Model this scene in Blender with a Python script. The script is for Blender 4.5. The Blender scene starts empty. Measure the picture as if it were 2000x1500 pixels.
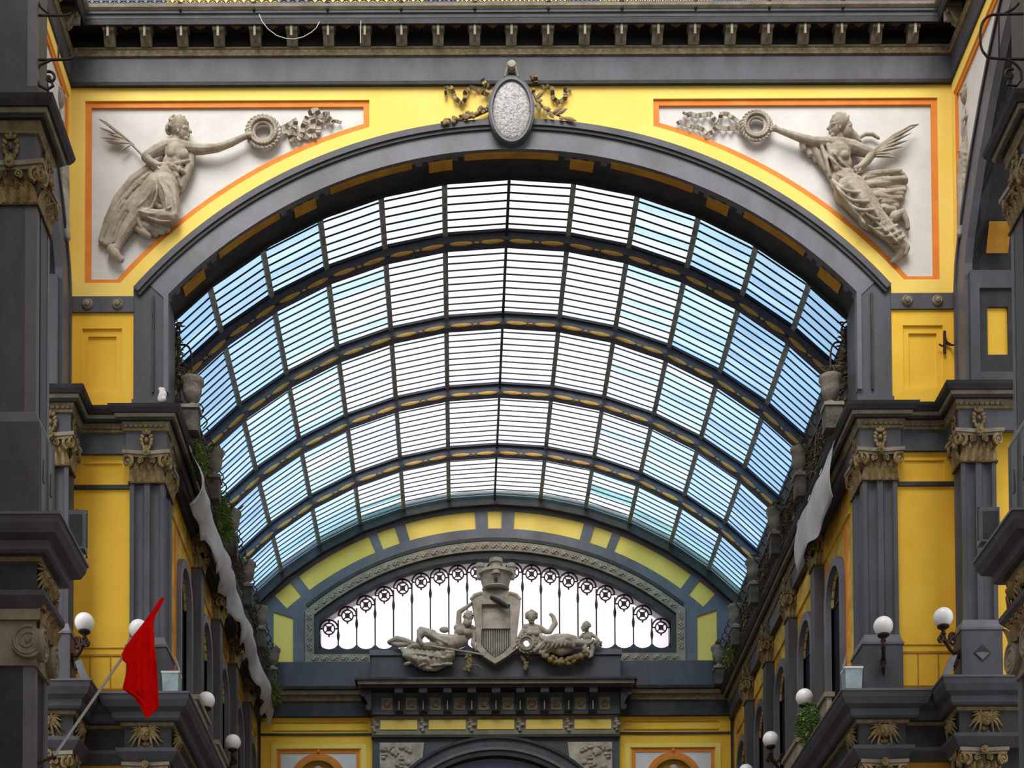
import bpy, bmesh, math, random
from mathutils import Vector, Matrix
from mathutils.geometry import tessellate_polygon
random.seed(11)
S = bpy.context.scene
C = S.collection
PI = math.pi
rad = math.radians
sin, cos = math.sin, math.cos

# ------------------------------------------------------------------ camera
FPX = 3200.0                      # focal length in pixels of the 2000 x 1500 frame
PITCH, ROLL = rad(1.9), rad(-0.233)
CX, CY, CAMX, EYE = 896.3, 2385.6, -1.138, 1.6
cam_d = bpy.data.cameras.new('camera')
cam = bpy.data.objects.new('camera', cam_d)
C.objects.link(cam)
_f = Vector((0, cos(PITCH), sin(PITCH)))
_u0 = Vector((0, -sin(PITCH), cos(PITCH)))
_r0 = Vector((1, 0, 0))
_r = _r0 * cos(ROLL) + _u0 * sin(ROLL)
_u = -_r0 * sin(ROLL) + _u0 * cos(ROLL)
_m = Matrix((_r, _u, -_f)).transposed().to_4x4()
_m.translation = Vector((CAMX, 0, EYE))
cam.matrix_world = _m
cam_d.sensor_fit = 'HORIZONTAL'
cam_d.sensor_width = 36.0
cam_d.lens = FPX / 2000.0 * 36.0
cam_d.shift_x = (1000 - CX) / 2000.0
cam_d.shift_y = (CY - 750) / 2000.0
cam_d.clip_start = 0.5
cam_d.clip_end = 500
S.camera = cam

# ------------------------------------------------------------------ sky, sun, exposure
world = bpy.data.worlds.new('overcast_sky')
S.world = world
world.use_nodes = True
wn, wl = world.node_tree.nodes, world.node_tree.links
wn.clear()
w_out = wn.new('ShaderNodeOutputWorld')
w_bg = wn.new('ShaderNodeBackground')
w_tc = wn.new('ShaderNodeTexCoord')
w_sp = wn.new('ShaderNodeSeparateXYZ')
w_cr = wn.new('ShaderNodeValToRGB')
wl.new(w_tc.outputs['Generated'], w_sp.inputs[0])
wl.new(w_sp.outputs['Z'], w_cr.inputs[0])
w_cr.color_ramp.elements[0].position = 0.0
w_cr.color_ramp.elements[0].color = (0.90, 0.91, 0.94, 1)
w_cr.color_ramp.elements[1].position = 1.0
w_cr.color_ramp.elements[1].color = (1.0, 1.0, 1.0, 1)
wl.new(w_cr.outputs[0], w_bg.inputs[0])
w_bg.inputs[1].default_value = 1.38
wl.new(w_bg.outputs[0], w_out.inputs[0])

sun_d = bpy.data.lights.new('veiled_sun', 'SUN')
sun_d.energy = 4.2
sun_d.angle = rad(40)
sun_d.color = (1.0, 0.97, 0.92)
sun = bpy.data.objects.new('veiled_sun', sun_d)
C.objects.link(sun)
sun.location = (0, 0, 60)
sun.rotation_euler = Vector((0.12, 0.62, -0.78)).to_track_quat('-Z', 'Y').to_euler()

vs = S.view_settings
vs.view_transform = 'Standard'
vs.look = 'None'
vs.gamma = 1.0
vs.use_curve_mapping = False
vs.exposure = 0.1


# ------------------------------------------------------------------ pixel <-> world helpers
def ray(px, py):
    r = (px - CX) / FPX
    v = -(py - CY) / FPX
    x = cos(ROLL) * r - sin(ROLL) * v
    u = sin(ROLL) * r + cos(ROLL) * v
    return Vector((x, cos(PITCH) - sin(PITCH) * u, sin(PITCH) + cos(PITCH) * u))


def P(px, py, Y):                     # the point of the plane y = Y seen at a pixel
    d = ray(px, py)
    k = Y / d.y
    return Vector((CAMX + k * d.x, Y, EYE + k * d.z))


# ------------------------------------------------------------------ mesh helpers
ORG = {}


class MB:
    def __init__(s, sx=1):
        s.v, s.f, s.sx = [], [], sx

    def add(s, vs, fs):
        o = len(s.v)
        s.v += [Vector(p) for p in vs]
        s.f += [tuple(i + o for i in f) for f in fs]
        return s

    def box(s, x0, x1, y0, y1, z0, z1):
        if x0 > x1: x0, x1 = x1, x0
        if y0 > y1: y0, y1 = y1, y0
        if z0 > z1: z0, z1 = z1, z0
        return s.add([(x0, y0, z0), (x1, y0, z0), (x1, y1, z0), (x0, y1, z0), (x0, y0, z1), (x1, y0, z1), (x1, y1, z1), (x0, y1, z1)],
                     [(3, 2, 1, 0), (4, 5, 6, 7), (0, 1, 5, 4), (1, 2, 6, 5), (2, 3, 7, 6), (3, 0, 4, 7)])

    def taper(s, a, b):
        """a, b: two rings of 4 points"""
        return s.add(list(a) + list(b), [(3, 2, 1, 0), (4, 5, 6, 7), (0, 1, 5, 4), (1, 2, 6, 5), (2, 3, 7, 6), (3, 0, 4, 7)])

    def prism(s, poly, axis, a, b, holes=()):
        loops = [list(poly)] + [list(h) for h in holes]

        def mk(p, t):
            return {'y': (p[0], t, p[1]), 'x': (t, p[0], p[1]), 'z': (p[0], p[1], t)}[axis]
        flat = [p for l in loops for p in l]
        n = len(flat)
        tris = tessellate_polygon([[Vector((p[0], p[1], 0)) for p in l] for l in loops])
        fs = []
        for t in tris:
            A, B, D = (flat[i] for i in t)
            ar = (B[0] - A[0]) * (D[1] - A[1]) - (B[1] - A[1]) * (D[0] - A[0])
            if abs(ar) < 1e-12:
                continue
            ccw = ar > 0
            t = tuple(t) if ccw else tuple(reversed(t))
            # ccw in (x,z) faces -y ; in (x,y) faces +z ; in (y,z) faces +x
            lo_is_front = axis == 'y'
            if lo_is_front:
                fs.append(t)
                fs.append(tuple(i + n for i in reversed(t)))
            else:
                fs.append(tuple(reversed(t)))
                fs.append(tuple(i + n for i in t))
        o = 0
        for li, l in enumerate(loops):
            m = len(l)
            ar = sum(l[i][0] * l[(i + 1) % m][1] - l[(i + 1) % m][0] * l[i][1] for i in range(m))
            ccw = (ar > 0) == (li == 0)
            if axis == 'y':
                ccw = not ccw
            for i in range(m):
                j = (i + 1) % m
                q = (o + i, o + j, o + j + n, o + i + n)
                fs.append(q if ccw else tuple(reversed(q)))
            o += m
        return s.add([mk(p, a) for p in flat] + [mk(p, b) for p in flat], fs)

    def sweep(s, path, prof, depth=None, caps=True, closed=False):
        """path: xy points, profile: (offset to the right of the path, z); closed polygon profile"""
        n = len(path)
        pr = list(prof)
        if depth is not None:
            pr = pr + [(-depth, pr[-1][1]), (-depth, pr[0][1])]
        nrm = []
        for i in range(n if closed else n - 1):
            a, b = Vector(path[i]), Vector(path[(i + 1) % n])
            d = (b - a).normalized()
            nrm.append(Vector((d.y, -d.x)))
        vs_ = []
        m = len(pr)
        for i in range(n):
            if closed:
                n0, n1 = nrm[i - 1], nrm[i]
            else:
                n0 = nrm[max(0, i - 1)]
                n1 = nrm[min(n - 2, i)]
            mt = n0 + n1
            mt = mt / max(0.2, mt.dot(n1)) if mt.length > 1e-6 else n1
            for (o, z) in pr:
                p = Vector(path[i]) + mt * o
                vs_.append((p.x, p.y, z))
        fs = []
        for i in range(n if closed else n - 1):
            i2 = (i + 1) % n
            for k in range(m):
                l = (k + 1) % m
                fs.append((i * m + k, i2 * m + k, i2 * m + l, i * m + l))
        if caps and not closed:
            fs.append(tuple(reversed(range(m))))
            fs.append(tuple((n - 1) * m + k for k in range(m)))
        return s.add(vs_, fs)

    def tube(s, pts, r, n=6, closed=False, flat=1.0):
        pts = [Vector(p) for p in pts]
        m = len(pts)
        rs = r if isinstance(r, (list, tuple)) else [r] * m
        ring0 = None
        vs_ = []
        t_prev = None
        for i in range(m):
            if closed:
                t = pts[(i + 1) % m] - pts[i - 1]
            else:
                t = pts[min(m - 1, i + 1)] - pts[max(0, i - 1)]
            t = t.normalized() if t.length > 1e-9 else Vector((0, 0, 1))
            if ring0 is None:
                a = Vector((0, 1, 0)) if abs(t.y) < 0.9 else Vector((1, 0, 0))
                u = t.cross(a).normalized()
            else:
                u = (ring0 - t * ring0.dot(t)).normalized()
            ring0 = u
            w = t.cross(u)
            for k in range(n):
                an = 2 * PI * k / n
                vs_.append(pts[i] + (u * cos(an) + w * sin(an) * flat) * rs[i])
        fs = []
        for i in range(m if closed else m - 1):
            i2 = (i + 1) % m
            for k in range(n):
                l = (k + 1) % n
                fs.append((i * n + k, i * n + l, i2 * n + l, i2 * n + k))
        if not closed:
            fs.append(tuple(reversed(range(n))))
            fs.append(tuple((m - 1) * n + k for k in range(n)))
        return s.add(vs_, fs)

    def lathe(s, prof, c=(0, 0, 0), n=16, axis='z'):
        vs_ = []
        for (r, h) in prof:
            for k in range(n):
                a = 2 * PI * k / n
                p = (r * cos(a), r * sin(a), h)
                if axis == 'y':           # h goes towards -y
                    p = (p[0], -p[2], p[1])
                elif axis == 'x':
                    p = (p[2], p[0], p[1])
                vs_.append((p[0] + c[0], p[1] + c[1], p[2] + c[2]))
        fs = []
        m = len(prof)
        for i in range(m - 1):
            for k in range(n):
                l = (k + 1) % n
                fs.append((i * n + k, i * n + l, (i + 1) * n + l, (i + 1) * n + k))
        fs.append(tuple(reversed(range(n))))
        fs.append(tuple((m - 1) * n + k for k in range(n)))
        return s.add(vs_, fs)

    def ell(s, c, r, nu=12, nv=8, rot=None):
        if not isinstance(r, (tuple, list)):
            r = (r, r, r)
        vs_ = []
        for j in range(1, nv):
            th = PI * j / nv
            for i in range(nu):
                ph = 2 * PI * i / nu
                vs_.append(Vector((r[0] * sin(th) * cos(ph), r[1] * sin(th) * sin(ph), r[2] * cos(th))))
        vs_.append(Vector((0, 0, r[2])))
        vs_.append(Vector((0, 0, -r[2])))
        if rot is not None:
            vs_ = [rot @ p for p in vs_]
        c = Vector(c)
        vs_ = [p + c for p in vs_]
        fs = []
        for j in range(nv - 2):
            for i in range(nu):
                l = (i + 1) % nu
                fs.append((j * nu + i, (j + 1) * nu + i, (j + 1) * nu + l, j * nu + l))
        t, b = len(vs_) - 2, len(vs_) - 1
        for i in range(nu):
            l = (i + 1) % nu
            fs.append((t, i, l))
            fs.append((b, (nv - 2) * nu + l, (nv - 2) * nu + i))
        return s.add(vs_, fs)

    def arc(s, ri, ro, cz, a0, a1, y0, y1, n=24, cx=0.0):
        """ring segment standing in the xz plane, angles in degrees from the vertical"""
        pts = []
        for i in range(n + 1):
            a = rad(a0 + (a1 - a0) * i / n)
            pts.append((sin(a), cos(a)))
        vs_ = []
        for (x, z) in pts:
            for (r, y) in ((ri, y0), (ro, y0), (ro, y1), (ri, y1)):
                vs_.append((cx + r * x, y, cz + r * z))
        fs = []
        for i in range(n):
            a, b = i * 4, i * 4 + 4
            for k in range(4):
                l = (k + 1) % 4
                fs.append((a + k, a + l, b + l, b + k))
        fs.append((3, 2, 1, 0))
        fs.append((n * 4, n * 4 + 1, n * 4 + 2, n * 4 + 3))
        return s.add(vs_, fs)

    def strip(s, left, right, th, nrm):
        """thick sheet between two point rows"""
        nrm = Vector(nrm)
        n = len(left)
        vs_ = []
        for a, b in zip(left, right):
            a, b = Vector(a), Vector(b)
            vs_ += [a, b, b + nrm * th, a + nrm * th]
        fs = []
        for i in range(n - 1):
            o = i * 4
            for k in range(4):
                l = (k + 1) % 4
                fs.append((o + k, o + l, o + 4 + l, o + 4 + k))
        fs.append((3, 2, 1, 0))
        o = (n - 1) * 4
        fs.append((o, o + 1, o + 2, o + 3))
        return s.add(vs_, fs)

    def xf(s, M):
        s.v = [M @ p for p in s.v]
        return s

    def mesh(s, name, smooth=False, org=None, fix=True):
        me = bpy.data.meshes.new(name)
        o = Vector(org) if org is not None else Vector((0, 0, 0))
        vs_ = [Vector((p.x * s.sx, p.y, p.z)) - o for p in s.v]
        fs = s.f if s.sx > 0 else [tuple(reversed(f)) for f in s.f]
        me.from_pydata([tuple(p) for p in vs_], [], fs)
        if fix:
            bm = bmesh.new()
            bm.from_mesh(me)
            bmesh.ops.recalc_face_normals(bm, faces=bm.faces)
            bm.to_mesh(me)
            bm.free()
        if smooth:
            for p in me.polygons:
                p.use_smooth = True
            try:
                me.set_sharp_from_angle(angle=rad(smooth if smooth is not True else 42))
            except Exception:
                pass
        me.update()
        return me

    def build(s, name, m, parent=None, smooth=False):
        org = ORG.get(parent.name) if parent is not None else None
        me = s.mesh(name, smooth, org)
        o = bpy.data.objects.new(name, me)
        C.objects.link(o)
        me.materials.append(M[m])
        if parent is not None:
            o.parent = parent
            ORG[o.name] = ORG.get(parent.name)
        return o


def tag(o, label=None, cat=None, group=None, kind=None):
    if label: o['label'] = label
    if cat: o['category'] = cat
    if group: o['group'] = group
    if kind: o['kind'] = kind
    return o


def thing(name, loc, label, cat, group=None, kind=None):
    o = bpy.data.objects.new(name, None)
    C.objects.link(o)
    o.empty_display_size = 0.2
    o.location = loc
    ORG[o.name] = Vector(loc)
    return tag(o, label, cat, group, kind)


def inst(me, name, parent, mat4):
    """one more object on shared mesh data; mat4 is in world space"""
    o = bpy.data.objects.new(name, me)
    C.objects.link(o)
    if parent is not None:
        o.parent = parent
        org = ORG.get(parent.name) or Vector((0, 0, 0))
        mat4 = Matrix.Translation(-org) @ mat4
        ORG[o.name] = org
    o.matrix_basis = mat4
    return o


def shared(mb, name, m, smooth=False):
    me = mb.mesh(name, smooth)
    me.materials.append(M[m])
    return me


def frame(org, out, scale=1.0):
    """local x along the face, y outward, z up"""
    out = Vector(out).normalized()
    z = Vector((0, 0, 1))
    u = out.cross(z).normalized()
    m = Matrix((u, out, z)).transposed().to_4x4()
    m.translation = Vector(org)
    return m @ Matrix.Scale(scale, 4)


def crv(pts, n=6):
    """smooth curve through points"""
    pts = [Vector(p) for p in pts]
    out = []
    for i in range(len(pts) - 1):
        p0, p1, p2, p3 = pts[max(0, i - 1)], pts[i], pts[i + 1], pts[min(len(pts) - 1, i + 2)]
        for j in range(n):
            t = j / n
            out.append(0.5 * ((2 * p1) + (p2 - p0) * t + (2 * p0 - 5 * p1 + 4 * p2 - p3) * t * t + (3 * p1 - p0 - 3 * p2 + p3) * t ** 3))
    return out + [pts[-1]]


# ------------------------------------------------------------------ materials
M = {}


def lin(c):
    return tuple(((x / 255.0) / 12.92 if x / 255.0 <= 0.04045 else ((x / 255.0 + 0.055) / 1.055) ** 2.4) for x in c)


def mat(name, col, rough=0.7, var=0.0, scale=2.0, col2=None, bump=0.0, bscale=20.0, metal=0.0, stretch=(1, 1, 1), spec=0.3, lo=0.35, hi=0.7):
    m = bpy.data.materials.new(name)
    m.use_nodes = True
    nt = m.node_tree
    b = nt.nodes['Principled BSDF']
    b.inputs['Roughness'].default_value = rough
    b.inputs['Metallic'].default_value = metal
    b.inputs['Specular IOR Level'].default_value = spec
    b.inputs['Base Color'].default_value = (*col, 1)
    tc = nt.nodes.new('ShaderNodeTexCoord')
    mp = nt.nodes.new('ShaderNodeMapping')
    mp.inputs['Scale'].default_value = stretch
    geo = nt.nodes.new('ShaderNodeNewGeometry')
    nt.links.new(geo.outputs['Position'], mp.inputs[0])
    if var > 0 or col2:
        nz = nt.nodes.new('ShaderNodeTexNoise')
        nz.inputs['Scale'].default_value = scale
        nz.inputs['Detail'].default_value = 6
        nz.inputs['Roughness'].default_value = 0.65
        nt.links.new(mp.outputs[0], nz.inputs['Vector'])
        cr = nt.nodes.new('ShaderNodeValToRGB')
        cr.color_ramp.elements[0].position = lo
        cr.color_ramp.elements[1].position = hi
        c2 = col2 if col2 else tuple(x * (1 - var) for x in col)
        cr.color_ramp.elements[0].color = (*c2, 1)
        cr.color_ramp.elements[1].color = (*col, 1)
        nt.links.new(nz.outputs['Fac'], cr.inputs[0])
        nt.links.new(cr.outputs[0], b.inputs['Base Color'])
    if bump > 0:
        nb = nt.nodes.new('ShaderNodeTexNoise')
        nb.inputs['Scale'].default_value = bscale
        nb.inputs['Detail'].default_value = 4
        nt.links.new(mp.outputs[0], nb.inputs['Vector'])
        bp = nt.nodes.new('ShaderNodeBump')
        bp.inputs['Strength'].default_value = bump
        bp.inputs['Distance'].default_value = 0.03
        nt.links.new(nb.outputs['Fac'], bp.inputs['Height'])
        nt.links.new(bp.outputs[0], b.inputs['Normal'])
    M[name] = m
    return m


def glass(name, tint, milk, frac, dirt=0.0):
    """thin tinted pane: part of the light passes straight, part is scattered by the milky body"""
    m = bpy.data.materials.new(name)
    m.use_nodes = True
    nt = m.node_tree
    nt.nodes.clear()
    out = nt.nodes.new('ShaderNodeOutputMaterial')
    tr = nt.nodes.new('ShaderNodeBsdfTransparent')
    tl = nt.nodes.new('ShaderNodeBsdfTranslucent')
    mx = nt.nodes.new('ShaderNodeMixShader')
    tr.inputs[0].default_value = (*tint, 1)
    tl.inputs[0].default_value = (*milk, 1)
    mx.inputs[0].default_value = frac
    if dirt > 0:
        geo = nt.nodes.new('ShaderNodeNewGeometry')
        nz = nt.nodes.new('ShaderNodeTexNoise')
        nz.inputs['Scale'].default_value = 1.1
        nz.inputs['Detail'].default_value = 5
        nt.links.new(geo.outputs['Position'], nz.inputs['Vector'])
        cr = nt.nodes.new('ShaderNodeValToRGB')
        cr.color_ramp.elements[0].position = 0.35
        cr.color_ramp.elements[1].position = 0.62
        cr.color_ramp.elements[0].color = (*[x * (1 - dirt) for x in tint], 1)
        cr.color_ramp.elements[1].color = (*tint, 1)
        nt.links.new(nz.outputs['Fac'], cr.inputs[0])
        nt.links.new(cr.outputs[0], tr.inputs[0])
    nt.links.new(tr.outputs[0], mx.inputs[1])
    nt.links.new(tl.outputs[0], mx.inputs[2])
    gl = nt.nodes.new('ShaderNodeBsdfGlossy')
    gl.inputs['Roughness'].default_value = 0.15
    m2 = nt.nodes.new('ShaderNodeMixShader')
    m2.inputs[0].default_value = 0.05
    nt.links.new(mx.outputs[0], m2.inputs[1])
    nt.links.new(gl.outputs[0], m2.inputs[2])
    nt.links.new(m2.outputs[0], out.inputs[0])
    M[name] = m
    return m


GREY = (0.090, 0.090, 0.106)
mat('grey_paint', GREY, 0.55, col2=(0.056, 0.056, 0.064), scale=1.6, stretch=(1.2, 1.2, 0.5), bump=0.15, bscale=30)
mat('grey_light', (0.158, 0.158, 0.182), 0.5, col2=(0.098, 0.098, 0.112), scale=1.3, stretch=(1, 1, 0.6), bump=0.12, bscale=30)
mat('grey_dark', (0.045, 0.045, 0.048), 0.6, col2=(0.02, 0.02, 0.02), scale=2.2, bump=0.2)
mat('off_black', (0.018, 0.017, 0.018), 0.75, col2=(0.008, 0.008, 0.008), scale=3)  # near-black with faint random variation
mat('yellow', (0.86, 0.55, 0.055), 0.75, col2=(0.80, 0.45, 0.03), scale=0.9, bump=0.12, bscale=24)
mat('yellow_lit', (0.88, 0.66, 0.17), 0.75, col2=(0.84, 0.59, 0.11), scale=0.7, bump=0.1, bscale=24)  # same yellow paint, with brighter light and glare put into the colour
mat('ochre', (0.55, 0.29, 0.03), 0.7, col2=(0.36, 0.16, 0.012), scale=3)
mat('orange', (0.78, 0.27, 0.045), 0.75, col2=(0.68, 0.19, 0.02), scale=2.5)
mat('plaster_white', (0.70, 0.69, 0.67), 0.85, col2=(0.60, 0.585, 0.56), scale=1.4, bump=0.12, bscale=18)
mat('stone', (0.47, 0.425, 0.35), 0.8, col2=(0.24, 0.195, 0.14), scale=3.2, bump=0.25, bscale=22)
mat('stone_pale', (0.50, 0.45, 0.38), 0.8, col2=(0.27, 0.225, 0.165), scale=2.8, bump=0.3, bscale=18)
mat('gilt', (0.34, 0.25, 0.11), 0.6, col2=(0.12, 0.075, 0.025), scale=6, bump=0.4, bscale=30)
mat('gilt_shaded', (0.11, 0.08, 0.035), 0.7, col2=(0.05, 0.033, 0.014), scale=7, bump=0.4, bscale=30)
mat('nave_yellow', (0.74, 0.46, 0.05), 0.75, col2=(0.26, 0.17, 0.06), scale=1.7, bump=0.2, bscale=20, lo=0.3, hi=0.6)
mat('gilt_rust', (0.40, 0.22, 0.06), 0.65, col2=(0.14, 0.07, 0.02), scale=5, bump=0.4, bscale=30)
mat('beige', (0.30, 0.265, 0.195), 0.65, col2=(0.17, 0.145, 0.10), scale=3, bump=0.3, bscale=26)
mat('bead', (0.25, 0.21, 0.125), 0.65, col2=(0.13, 0.095, 0.045), scale=7, bump=0.5, bscale=40)
mat('iron', (0.018, 0.016, 0.018), 0.5, metal=0.3, col2=(0.035, 0.016, 0.01), scale=9)
mat('iron_rust', (0.045, 0.018, 0.012), 0.6, metal=0.2, col2=(0.022, 0.012, 0.01), scale=8)
mat('lead', (0.05, 0.05, 0.085), 0.45, metal=0.2, col2=(0.03, 0.03, 0.05), scale=5)
mat('rib_blue', (0.13, 0.14, 0.17), 0.5, col2=(0.08, 0.09, 0.13), scale=4)
mat('rib_gold', (0.70, 0.42, 0.09), 0.5, col2=(0.5, 0.26, 0.04), scale=6)
mat('bar_dark', (0.02, 0.028, 0.05), 0.5)
mat('purlin_grey', (0.50, 0.51, 0.50), 0.6, col2=(0.22, 0.22, 0.20), scale=5)
mat('globe', (0.86, 0.85, 0.86), 0.25, spec=0.5)
mat('pebble', (0.52, 0.51, 0.50), 0.9, col2=(0.30, 0.29, 0.29), scale=22, bump=1.0, bscale=26, lo=0.42, hi=0.56)
mat('flag_red', (0.66, 0.002, 0.001), 0.85, spec=0.05)
mat('pole', (0.42, 0.41, 0.43), 0.4, metal=0.2)
mat('tarp', (0.50, 0.49, 0.50), 0.55, col2=(0.36, 0.35, 0.36), scale=1.8, bump=0.2, bscale=5)
mat('leaf_green', (0.16, 0.27, 0.05), 0.6, col2=(0.07, 0.14, 0.025), scale=5)
mat('leaf_dry', (0.24, 0.20, 0.12), 0.8, col2=(0.09, 0.08, 0.045), scale=5)
mat('urn_stone', (0.33, 0.30, 0.25), 0.85, col2=(0.15, 0.135, 0.11), scale=4, bump=0.5, bscale=14)
mat('grime', (0.15, 0.14, 0.12), 0.85, col2=(0.04, 0.036, 0.03), scale=3.5, bump=0.6, bscale=12)
mat('box_blue', (0.40, 0.52, 0.56), 0.3, col2=(0.22, 0.29, 0.31), scale=6)
mat('lampbox', (0.20, 0.21, 0.24), 0.4, col2=(0.13, 0.135, 0.15), scale=4)
mat('lampbox_dark', (0.075, 0.078, 0.095), 0.35, col2=(0.05, 0.05, 0.06), scale=3)
mat('black', (0.012, 0.012, 0.013), 0.45)
mat('dark_glass', (0.012, 0.012, 0.02), 0.6, spec=0.08)
mat('violet_glass', (0.06, 0.045, 0.12), 0.15, spec=0.6)
mat('parapet', (0.42, 0.37, 0.30), 0.8, col2=(0.27, 0.23, 0.18), scale=3, bump=0.3)
mat('paving', (0.20, 0.19, 0.18), 0.6, col2=(0.15, 0.14, 0.13), scale=0.5)
mat('wire', (0.6, 0.6, 0.55), 0.5)
# each pane is a thin solid: light crosses two faces, so a face carries the square root of the pane's tint
PT = [(0.97, 0.985, 1.0), (0.94, 0.98, 1.0), (0.80, 0.92, 0.98), (0.58, 0.79, 0.91), (0.46, 0.68, 0.86), (0.34, 0.56, 0.79)]  # glass tint plus exposure put into colour: blown white crown, bluer edges
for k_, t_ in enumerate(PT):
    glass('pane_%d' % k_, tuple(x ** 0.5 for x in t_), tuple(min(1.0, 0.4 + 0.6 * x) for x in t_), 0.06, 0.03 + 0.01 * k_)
glass('pane_green', (0.58, 0.78, 0.82), (0.66, 0.84, 0.86), 0.08, 0.15)
glass('pane_near', (0.62, 0.63, 0.62), (0.6, 0.6, 0.6), 0.2, 0.2)
glass('pane_milk', (0.98, 0.94, 0.965), (0.97, 0.94, 0.96), 0.2, 0.04)
# ================================================================== THE SETTING
fl = MB().box(-40, 40, -20, 70, -0.3, 0.0).build('floor', 'paving')
tag(fl, 'grey stone paving of the arcade floor', 'floor', kind='structure')

YF = 32.0           # front face of the great arch wall
YB = 47.63          # face of the end wall
AC = 14.6           # height of the centre of the great arch
HW = 8.8            # half width of the crossing


def arcpts(r, cz, a0, a1, n):
    return [(r * sin(rad(a0 + (a1 - a0) * i / n)), cz + r * cos(rad(a0 + (a1 - a0) * i / n))) for i in range(n + 1)]


def ang_x(r, x):
    return math.degrees(math.asin(x / r))


# ---------------------------------------------------------------- front wall
wf = thing('wall_front', (0, YF, 0), 'great front wall with yellow spandrels around the wide segmental arch', 'wall', kind='structure')
ai, ao = ang_x(9.46, 6.86), ang_x(10.05, 7.53)
ai2 = ang_x(9.5, 6.9)
body = [(-8.75, 0), (-7.6, 0), (-7.6, 18.6), (-6.9, 18.6), (-6.9, 20.95)] + arcpts(9.5, AC, -ai2, ai2, 48) + [(6.9, 20.95), (6.9, 18.6), (7.6, 18.6), (7.6, 0), (8.75, 0), (8.75, 27.2), (-8.75, 27.2)]
MB().prism(body, 'y', 32.1, 32.8).build('masonry', 'grey_dark', wf)

SPO, SPI = 10.35, 10.47


def spandrel(sx, r, x0, x1, zt, zb):
    """spandrel outline, x0 outer, x1 inner (positive), for the right side mirrored by sx"""
    a0 = ang_x(r, x1)
    a1 = math.degrees(math.acos((zb - AC) / r))
    pts = [(x0, zt), (x1, zt)] + arcpts(r, AC, a0, a1, 20) + [(x0, zb)]
    return [(sx * p[0], p[1]) for p in pts]


holes = [spandrel(sx, SPO, 8.52, 2.84, 25.11, 21.40) for sx in (-1, 1)]
upper = [(-HW, 21.1), (-7.53, 21.1)] + arcpts(10.05, AC, -ao, ao, 48) + [(7.53, 21.1), (HW, 21.1), (HW, 25.4), (-HW, 25.4)]
MB().prism(upper, 'y', 32.0, 32.1, holes).build('yellow_spandrel_field', 'yellow_lit', wf)
for sx in (-1, 1):
    o_ = spandrel(sx, SPO, 8.52, 2.84, 25.11, 21.40)
    i_ = spandrel(sx, SPI, 8.40, 2.955, 24.995, 21.485)
    MB().prism(o_, 'y', 32.035, 32.1, [i_]).build('orange_frame', 'orange', wf)
    MB().prism(i_, 'y', 32.08, 32.1).build('white_panel', 'plaster_white', wf)
    # band with two bosses
    m = MB(sx)
    m.box(7.53, HW, 31.955, 32.1, 20.78, 21.10)
    b = m.build('boss_band', 'grey_paint', wf)
    for kx in (7.85, 8.45):
        MB(sx).lathe([(0.0, -0.0), (0.11, 0.0), (0.11, 0.02), (0.085, 0.05), (0.06, 0.035), (0.055, 0.07), (0.02, 0.085), (0.0, 0.085)][1:], (kx, 31.955, 20.94), 16, 'y').build('boss', 'beige', b, True)
    # upper yellow field with a double sunk panel
    MB(sx).prism([(7.4, 18.7), (HW, 18.7), (HW, 20.78), (7.4, 20.78)], 'y', 32.0, 32.1, [[(7.77, 19.19), (8.56, 19.19), (8.56, 20.47), (7.77, 20.47)]]).build('yellow_field', 'yellow', wf)
    MB(sx).prism([(7.77, 19.19), (8.56, 19.19), (8.56, 20.47), (7.77, 20.47)], 'y', 32.04, 32.1, [[(7.89, 19.24), (8.45, 19.24), (8.45, 20.33), (7.89, 20.33)]]).build('panel_step', 'yellow', wf)
    MB(sx).box(7.89, 8.45, 32.08, 32.1, 19.24, 20.33).build('sunk_panel', 'yellow', wf)
    # lower yellow field
    MB(sx).prism([(7.58, 12.8), (HW, 12.8), (HW, 17.95), (7.58, 17.95)], 'y', 32.0, 32.1, [[(7.76, 17.34), (8.56, 17.34), (8.56, 17.74), (7.76, 17.74)]]).build('yellow_field', 'yellow', wf)
    MB(sx).box(7.76, 8.56, 32.03, 32.1, 17.34, 17.74).build('sunk_panel', 'yellow', wf)
    MB(sx).box(7.58, HW, 31.955, 32.0, 17.21, 17.29).build('string_course', 'grey_dark', wf)
    for z, h in ((14.02, 0.02), (13.86, 0.04), (13.19, 0.03)):
        MB(sx).box(7.6, HW, 31.985, 32.0, z, z + h).build('dado_strip', 'ochre', wf)
    for x in (7.98, 8.38, 8.72):
        MB(sx).box(x - 0.012, x + 0.012, 31.988, 32.0, 13.2, 13.88).build('dado_strip', 'ochre', wf)
    # lower recess between the piers, its deep shade put into a near-black colour
    MB(sx).box(7.6, HW, 32.0, 32.1, 0, 12.8).build('lower_wall', 'off_black', wf)
    MB(sx).box(7.6, HW, 31.98, 32.0, 0, 11.75).build('lower_yellow_field', 'ochre', wf)

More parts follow.
